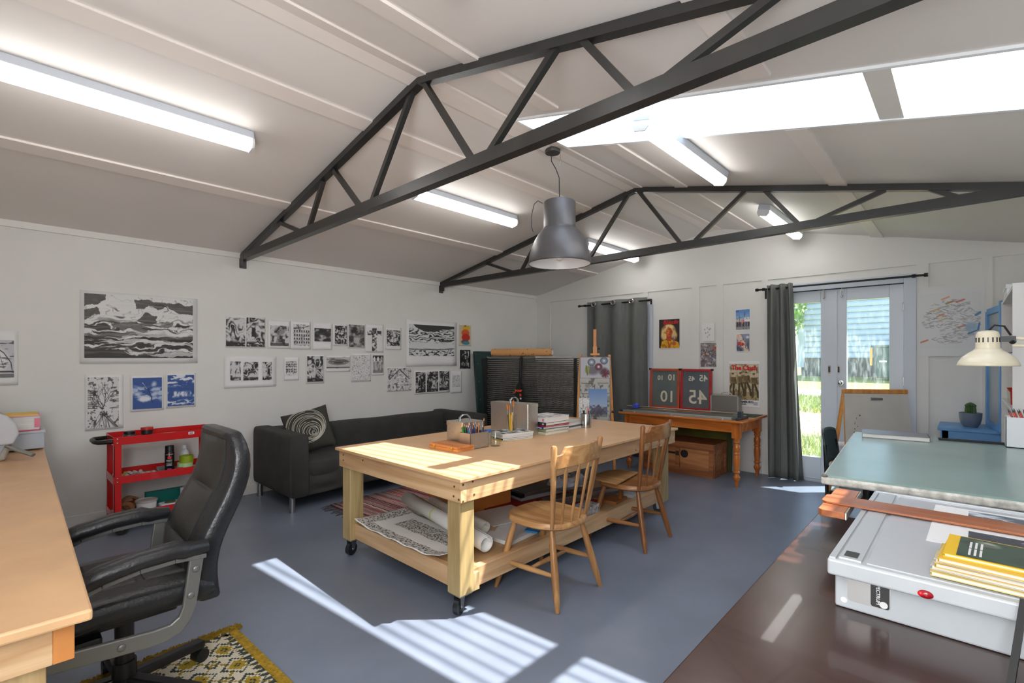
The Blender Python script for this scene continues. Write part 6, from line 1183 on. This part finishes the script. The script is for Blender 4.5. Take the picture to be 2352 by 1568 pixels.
# stacking chair tucked under the drafting table
t = thing('stacking_chair', 'dark green stacking chair with black tube legs behind the drafting table', 'chair', (3.98, .50, 0), R(180)); CSH = mat('dark_green_shell', (38, 56, 52), .35)
MB().grid(lambda u, v: ((u - .5) * .40 * (1 - .1 * abs(2 * v - 1) ** 3), -.175 - .03 * (1 - (2 * u - 1) ** 2) - .03 * v, .60 + v * .235 - .02 * abs(2 * u - 1) ** 4), 14, 10).build('backrest', CSH, t, smooth=True, fix=False, solid=.012)
MB().grid(lambda u, v: ((u - .5) * .40, -.17 + v * .36, .44 - .012 * (1 - (2 * u - 1) ** 2)), 10, 10).build('seat', CSH, t, smooth=True, fix=False, solid=.012)
for s in (-1, 1):
    MB().tube([(s * .19, -.20, .0), (s * .185, -.185, .42), (s * .18, -.19, .55), (s * .17, -.20, .74)], .011, 10).build('rear_leg', BLACKM, t, smooth=True); MB().tube([(s * .19, .2, 0), (s * .185, .17, .42), (s * .185, -.18, .42)], .011, 10).build('front_leg', BLACKM, t, smooth=True)
# ---- green drafting table
GT = mat('drafting_vinyl', (140, 164, 158), .22, var=.03, scale=3, rvar=.05); CHIP = mat('chipped_white_paint', (206, 204, 196), .5, var=.22, scale=28, bump=.3, bscale=40)
t = thing('drafting_table', 'large green-topped drafting table with a chipped white edge on the right', 'table', (2.284, .434, 0), R(4)); GZ = .85
MB().box(.012, -.90, .842, 1.50, -.012, GZ).build('vinyl_top', GT, t); MB().box(0, -.915, .812, 1.515, 0, .8425).build('board', CHIP, t, bevel=.008, seg=3)
for c_ in ((.012, -.012), (1.503, -.012)): MB().ball((c_[0], c_[1], .846), (.014, .012, .006), 10, 6).build('worn_corner', mat('bare_corner', (110, 104, 94), .6), t, smooth=True)
for x in (.30, 1.2):
    for y in (-.14, -.78): MB().tube([(x, y, .81), (x, y, .5), (x, y, 0)], .02, 12).build('leg', BLACKM, t, smooth=True)
    MB().bar((x, -.14, .2), (x, -.78, .2), .03, .03).build('stretcher', BLACKM, t); MB().box(x - .03, -.82, .77, x + .03, -.1, .812).build('bearer', mat('bearer_grey', (120, 116, 108), .5), t)
MB().tube([(.06, -.34, .81), (.10, -.35, .76), (.20, -.36, .70), (.30, -.36, .66)], .012, 8, sx=2).build('curved_strap', mat('dark_bronze', (70, 64, 52), .4, .6), t, smooth=True); MB().tube([(.06, -.58, .81), (.06, -.58, .76), (.12, -.56, .70), (.30, -.52, .66)], .012, 8, sx=2).build('curved_strap', mat('dark_bronze', (70, 64, 52), .4, .6), t, smooth=True)
MB().prism([(.02, -.86), (1.3, -.86), (1.3, -.1), (.5, -.1), (.02, -.3)], .765, .80).build('tilt_plate', mat('steel_plate', (118, 122, 118), .4, .3), t)
def on_green(x, y): v = Matrix.Rotation(R(4), 3, 'Z') @ Vector((x, y, 0)); return (2.284 + v.x, .434 + v.y, GZ + .0005)
b = booklet('sketchbook', 'grey marbled sketchbook on the far edge of the drafting table', 'sketchbook', (122, 122, 126), *on_green(1.36, -.21), .20, .31, .026, 7, spine='y'); 
flat('ring_binder', 'black wire-bound strip along the far edge of the drafting table', 'binder', (26, 26, 28), *on_green(1.44, -.55), .05, .28, .008, 6)
t = thing('pencil_box', 'white box of red pencils at the right of the drafting table', 'box', (3.72, -.235, GZ + .0005)); 
m = MB(); m.box(-.06, -.09, 0, .06, .09, .004); m.box(-.06, -.09, 0, -.057, .09, .16); m.box(.057, -.09, 0, .06, .09, .16); m.box(-.06, -.09, 0, .06, -.087, .16); m.box(-.06, .087, 0, .06, .09, .16); m.build('wall', WHITE, t)
for i in range(6):
    o = thing('red_pencil', 'red pencil, %s from the left in the white pencil box' % ('first', 'second', 'third', 'fourth', 'fifth', 'sixth')[5 - i], 'pencil', (3.68 + i * .014, -.26 + (i % 2) * .03, GZ + .006), 0, 'red pencils'); o.rotation_euler = (R(-14 - 3 * i % 8), R(3), 0)
    MB().cyl((0, 0, 0), (0, 0, .185), .004, n=6).build('barrel', mat('pencil_scarlet', (200, 54, 26), .4), o); MB().cyl((0, 0, .185), (0, 0, .205), .004, .0006, n=6).build('tip', BLACK, o)
# ---- dark glossy table with the light box
DT = mat('dark_varnish', (62, 38, 32), .24, var=.2, scale=2.5, coat=.15, rvar=.05)
t = thing('dark_table', 'glossy dark brown table in the lower right foreground', 'table', (1.42, 0, 0), R(.5)); MB().box(-.95, -.46, .66, .87, .432, .70).build('tabletop', DT, t, bevel=.004); MB().box(-.9, -.42, .58, .83, .39, .66).build('apron', DT, t)
for x in (-.88, .76):
    for y in (-.42, .34): MB().box(x, y, 0, x + .05, y + .05, .6).build('leg', DT, t)
LB = mat('light_box_enamel', (184, 189, 193), .35, var=.04, scale=6); LBT = mat('light_box_acrylic', (186, 190, 195), .25); PSTR = mat('pale_strip', (196, 200, 204), .35, .3)
t = thing('light_box', 'worn white enamel light box on the dark table', 'light box', (1.80, -.04, .7005))
MB().box(-.355, -.27, 0, .36, .284, .10).build('body', LB, t, bevel=.005); MB().box(-.405, -.30, .092, .40, .292, .132).build('lid', LB, t, bevel=.006, seg=3)
MB().box(-.385, -.28, .1315, .385, .215, .1345).build('acrylic_top', LBT, t); MB().box(-.39, .225, .1315, .39, .27, .1365).build('edge_strip', PSTR, t, bevel=.001); MB().box(-.40, .275, .131, .39, .288, .136).build('edge_strip', PSTR, t); MB().box(.388, -.29, .1315, .398, .285, .139).build('edge_strip', PSTR, t)
MB().box(-.375, .235, .1365, -.335, .262, .1375).build('name_plate', mat('plate_dark', (66, 66, 64), .4, .5), t)
MB().prism(rrect(.085, .062, .008), -.3565, -.3545, lambda y, z, x: (x, y + .215, z + .054)).build('label_plate', mat('label_silver', (176, 174, 172), .35, .5), t); MB().prism(rrect(.036, .058, .005), -.3573, -.3563, lambda y, z, x: (x, y + .193, z + .054)).build('label_black', mat('label_ink', (36, 36, 36), .4), t)
lettering('SPECTRUM', .0105, WT, t, (-.358, .200, .083), (R(90), R(90), R(-90)), bold=.0002); MB().cyl((-.3578, .186, .034), (-.3572, .186, .034), .008, n=18).build('label_emblem', WT, t); MB().cyl((-.3558, .265, .02), (-.3545, .265, .02), .007, n=16).build('plug', WHITE, t)
MB().ball((-.4055, .108, .103), (.006, .014, .009), 14, 8).build('lamp_lens', mat('red_lens', (150, 16, 26), .15), t, smooth=True); MB().ball((-.4105, .116, .104), (.003, .005, .005), 10, 6).build('painted_lens_glow', mat('red_lens_glow_paint', (230, 30, 40), .2), t, smooth=True)  # brighter red bead puts the lens glow into the colour, nothing emits
LZ = .7005 + .1392
TQ = wood('tsquare_mahogany', (142, 76, 42), (190, 116, 70), 'y', r=.3, knots=False); TQX = wood('tsquare_mahogany', (142, 76, 42), (190, 116, 70), 'x', r=.3, knots=False)
t = thing('t_square', 'long reddish wooden T-square lying across the light box', 'T-square', (1.948, .31, LZ), R(1)); MB().prism([(.0, .035), (.014, .05), (.096, .05), (.11, .035), (.11, -.62), (.0, -.62)], 0, .006, lambda x, y, z: (x - .055, y, z)).build('blade', TQ, t, bevel=.001)
MB().prism([(-.14, -.028), (.195, -.028), (.195, .036), (.187, .044), (-.13, .044), (-.14, .034)], -.022, -.0005).build('head', TQX, t, bevel=.002); MB().box(-.14, -.0325, -.022, .195, -.0285, -.001).build('head_edge', ALU, t)
LQ = .7005 + .1348
cv = Cv(90, 60, (96, 104, 116)); cv.ink(cv.fbm(101, 3, 4), .52, .7, (206, 212, 220)).poly([(0, .35), (.3, .3), (.55, .7), (.4, 1), (0, 1)], (70, 78, 90), .8).line([(.3, .3), (.6, .5), (.8, .9)], .02, (196, 200, 206), .6)
t = thing('photo_sheet', 'white sheet with a dark cloud photo beyond the T-square', 'photo', (2.025, -.09, LQ), R(-1)); MB().box(-.105, -.17, 0, .105, .17, .0012).build('paper', PAPER, t); o = bpy.data.objects.new('photo', cv.mesh('photo', .24, .17)); C.objects.link(o); o.parent = t; o.rotation_euler = (R(-90), 0, R(-90)); o.location = (.0, -.03, .0018)
cv = Cv(90, 60, (66, 72, 82)); cv.ink(cv.fbm(105, 4, 4), .55, .72, (210, 214, 220)).poly([(0, 0), (.45, 0), (.35, 1), (0, 1)], (62, 68, 76), .9)
t = thing('photo_sheet', 'white sheet with a dark cloud photo under the magazines', 'photo', (1.80, -.09, LQ), R(-1)); MB().box(-.105, -.17, 0, .11, .17, .0012).build('paper', PAPER, t); o = bpy.data.objects.new('photo', cv.mesh('photo', .24, .14)); C.objects.link(o); o.parent = t; o.rotation_euler = (R(-90), 0, R(-90)); o.location = (-.005, -.03, .0018)
zz = LQ + .002; g = random.Random(17)
for i, (cvr, lb) in enumerate((((214, 196, 120), 'pale yellow-edged magazine at the bottom of the light box stack'), ((196, 192, 184), 'worn cream magazine second from the bottom on the light box'), ((214, 176, 60), 'yellow magazine in the middle of the light box stack'), ((206, 196, 170), 'cream magazine above the yellow one on the light box'), ((224, 180, 40), 'orange-spined magazine just below the top one on the light box'), ((236, 190, 20), 'yellow-bordered magazine with a green photo on top of the light box stack'))):
    h = .009 if i < 5 else .007; mg = booklet('magazine', lb, 'magazine', cvr, 1.505 + (.012 if i == 5 else g.uniform(-.012, .012)), -.088 + (.0 if i == 5 else .022 - i * .004), zz, .168, .25, h, -4 + g.uniform(-3, 3), spine='y', soft=True, group='magazines on the light box'); zz += h
cv = Cv(80, 60, (62, 80, 66)); cv.blend(np.clip((cv.X - .55) * 3, 0, 1), (70, 128, 150)).ell(.2, .22, .12, .16, (176, 180, 160), .5).ink(cv.fbm(111, 4, 3), .5, .7, (40, 52, 44), .6)
o = bpy.data.objects.new('cover_photo', cv.mesh('cover_photo', .228, .156)); C.objects.link(o); o.parent = mg; o.rotation_euler = (R(-90), 0, R(-90)); o.location = (.0, -.01, .0078)
for i in range(3):
    for j in range(2): MB().box(-.06 + j * .055, .082 - i * .009, .0079, -.012 + j * .055, .086 - i * .009, .0084).build('cover_text', WT, mg)
one(MB().bar((0, 0, 0), (.07, -.022, .145), .011, .006), 'black_strip', BLACK, 'thin black strip slanting up the front of the light box', 'bar', (1.305, -.058, .7045))  # plain black strip added across the right end of the box front
# ---- cream desk lamp
CR = mat('cream_enamel', (226, 216, 190), .28); t = thing('desk_lamp', 'cream enamel swing-arm desk lamp over the drafting table', 'lamp', (2.98, -.40, .8505))
lx, ly, lz = -.04, .338, .437
MB().lathe([(.098, 0), (.099, .004), (.094, .018), (.082, .038), (.062, .056), (.045, .068), (.041, .076)], 40, (lx, ly, lz), cap=False).build('shade', CR, t, smooth=True, fix=False, solid=.002, angle=60)
MB().lathe([(.041, .072), (.0395, .08), (.0375, .135), (.033, .147), (.02, .153), (0, .154)], 36, (lx, ly, lz)).build('socket_cap', CR, t, smooth=True)
for i in range(16): a = i * 6.283 / 16; MB().cbox((lx + .0385 * math.cos(a), ly + .0385 * math.sin(a), lz + .112), (.003, .004, .02), (0, 0, a)).build('vent_slot', BLACK, t)
MB().cbox((lx + .005, ly - .06, lz + .115), (.02, .05, .024)).ball((lx + .005, ly - .075, lz + .105), .012, 12, 8).build('swivel_joint', BLACKM, t)
e1 = Vector((lx + .01, ly - .075, lz + .118)); e2 = Vector((.02, -.12, .52))
for dz in (.0, -.03): MB().tube([e1 + Vector((0, 0, dz)), e2 + Vector((0, 0, dz))], .007, 10).build('upper_arm', CR, t, smooth=True)
MB().tube([e2, (.02, .02, .06)], .007, 10).build('lower_arm', CR, t, smooth=True); MB().tube([e2 + Vector((.02, 0, 0)), (.04, .02, .06)], .007, 10).build('lower_arm', CR, t, smooth=True); MB().lathe([(0, 0), (.06, 0), (.06, .02), (.02, .03), (.015, .06), (0, .06)], 24, (.03, .02, 0)).build('base', CR, t, smooth=True)
MB().tube([(lx, ly, lz + .15), (lx, ly - .02, lz + .175), (lx, ly - .05, lz + .17), (lx, ly - .07, lz + .13)], .004, 8).build('cord', BLACK, t, smooth=True)
MB().lathe([(0, .01), (.02, .015), (.028, .04), (.02, .065), (.014, .08)], 20, (lx, ly, lz)).build('bulb', mat('frosted_bulb', (240, 240, 240), .3), t, smooth=True)
# ---- blue desk, cactus, blue frame, bookcase
BLU = mat('sky_blue_paint', (96, 152, 206), .4, var=.08, scale=5)
t = thing('blue_desk', 'small sky blue painted desk in the right corner', 'desk', (5.70, -.14, 0)); MB().box(-.25, -.35, .715, .27, .33, .74).build('desktop', BLU, t, bevel=.004)
for a in ((-.24, -.34, .20, .30), (-.24, .29, .20, .32), (.22, -.34, .26, -.28), (.22, .26, .26, .32)): pass
for x in (-.22, .22):
    for y in (-.31, .28): MB().box(x - .02, y - .02, 0, x + .02, y + .02, .715).build('leg', BLU, t)
MB().box(-.24, -.33, .63, .25, .31, .715).build('apron', BLU, t)
t = thing('cactus', 'round green cactus in a grey pot on the blue desk', 'plant', (5.66, -.015, .7405)); MB().lathe([(0, .004), (.045, .0), (.062, .03), (.072, .075), (.074, .12), (.070, .12), (.066, .11), (0, .108)], 32).build('pot', mat('slate_grey_pot', (104, 114, 128), .5), t, smooth=True)
m = MB(); n_ = 44
m.grid(lambda u, v: ((.034 + .0045 * math.cos(u * 6.283 * 13)) * math.sin(min(1, .45 + .55 * (1 - v)) * 1.57 if v < .6 else (1 - (v - .6) / .4) * 1.57 * 1.0) * math.cos(u * 6.283), (.034 + .0045 * math.cos(u * 6.283 * 13)) * math.sin(min(1, .45 + .55 * (1 - v)) * 1.57 if v < .6 else (1 - (v - .6) / .4) * 1.57 * 1.0) * math.sin(u * 6.283), .105 + v * .115 - (.0 if v < .6 else .012 * ((v - .6) / .4) ** 2)), 78, 24)
ct = m.build('stem', mat('cactus_green', (58, 92, 46), .6, var=.2, scale=30), t, smooth=True, fix=False)
m = MB(); g = random.Random(2)
for i in range(160):
    a = (i % 13) / 13 * 6.283; z = .115 + (i // 13) * .0085; r_ = .038 if z < .18 else .038 * math.sqrt(max(.05, 1 - ((z - .175) / .05) ** 2)); d_ = Vector((math.cos(a + g.uniform(-.4, .4)), math.sin(a + g.uniform(-.4, .4)), g.uniform(-.2, .6))).normalized() * .010; p = Vector((r_ * math.cos(a), r_ * math.sin(a), z)); m.add([p, p + Vector((.0008, .0008, .0008)), p + d_], [(0, 1, 2)])
m.build('spines', mat('spine_cream', (200, 196, 160), .6), t, fix=False)['kind'] = 'stuff'
t = thing('standing_mirror', 'tall sky blue painted frame with grey glass standing on the blue desk', 'mirror', (5.62, -.165, .7405), R(8)); hb = 1.0
MB().box(-.215, .0, .04, .215, .006, hb - .04).build('glass_pane', mat('grey_mirror', (150, 156, 164), .25, .2), t)
for a in ((-.26, -.012, 0, -.21, .02, hb + .03), (.21, -.012, 0, .26, .02, hb - .02), (-.21, -.012, hb - .05, .21, .02, hb), (-.21, -.012, 0, .21, .02, .05)): MB().box(*a).build('frame_rail', BLU, t, bevel=.003)
BW_ = mat('white_melamine', (218, 216, 212), .4); t = thing('bookcase', 'tall white bookcase against the right wall', 'bookcase', (4.62, -.34, 0)); hx = .64
for x in (-hx, hx - .02): MB().box(x, -.155, 0, x + .02, .155, 1.75).build('side_panel', BW_, t, bevel=.001)
for z in (.04, .36, .68, 1.0, 1.33, 1.73): MB().box(-hx + .02, -.15, z, hx - .02, .15, z + .02).build('shelf', BW_, t)
MB().box(-hx + .02, -.155, .02, hx - .02, -.150, 1.73).build('back_panel', BW_, t)
t = thing('storage_box', 'white lidded box with a red ribbon on top of the bookcase', 'box', (5.0, -.32, 1.7505)); MB().box(-.2, -.13, 0, .2, .125, .07).build('body', WHITE, t, bevel=.003); MB().box(-.205, -.135, .055, .205, .13, .085).build('lid', WHITE, t, bevel=.003); MB().ball((.0, .10, .09), (.02, .02, .01)).build('ribbon', mat('red_ribbon', (190, 50, 40), .5), t)
item('red_cup', 'red enamel cup on the bookcase shelf', 'cup', 4.50, -.225, 1.0205, [(0, .003), (.022, .003), (.024, .08), (.042, .11), (.044, .11), (.027, .08), (.025, 0), (0, 0)], mat('red_enamel', (190, 52, 34), .35))
item('glass_tumbler', 'clear tumbler beside the red cup on the bookcase', 'glass', 4.68, -.225, 1.0205, [(0, .004), (.028, .004), (.032, .09), (.034, .09), (.03, 0), (0, 0)], GL)
for i, (c_, w, h, lb) in enumerate((((40, 70, 130), .03, .26, 'dark blue book at the front of the bookcase'), ((200, 198, 190), .04, .24, 'cream book next to the dark blue one on the bookcase'), ((110, 110, 112), .035, .25, 'grey book third along the bookcase shelf'))):
    booklet('book', lb, 'book', c_, 4.30 + i * .05, -.29, .7005, w, .20, h, 0, group='books on the bookcase')
flat('violet_folder', 'violet folder on the upper bookcase shelf', 'folder', (96, 70, 160), 4.66, -.33, 1.3505, .5, .26, .01, 0)
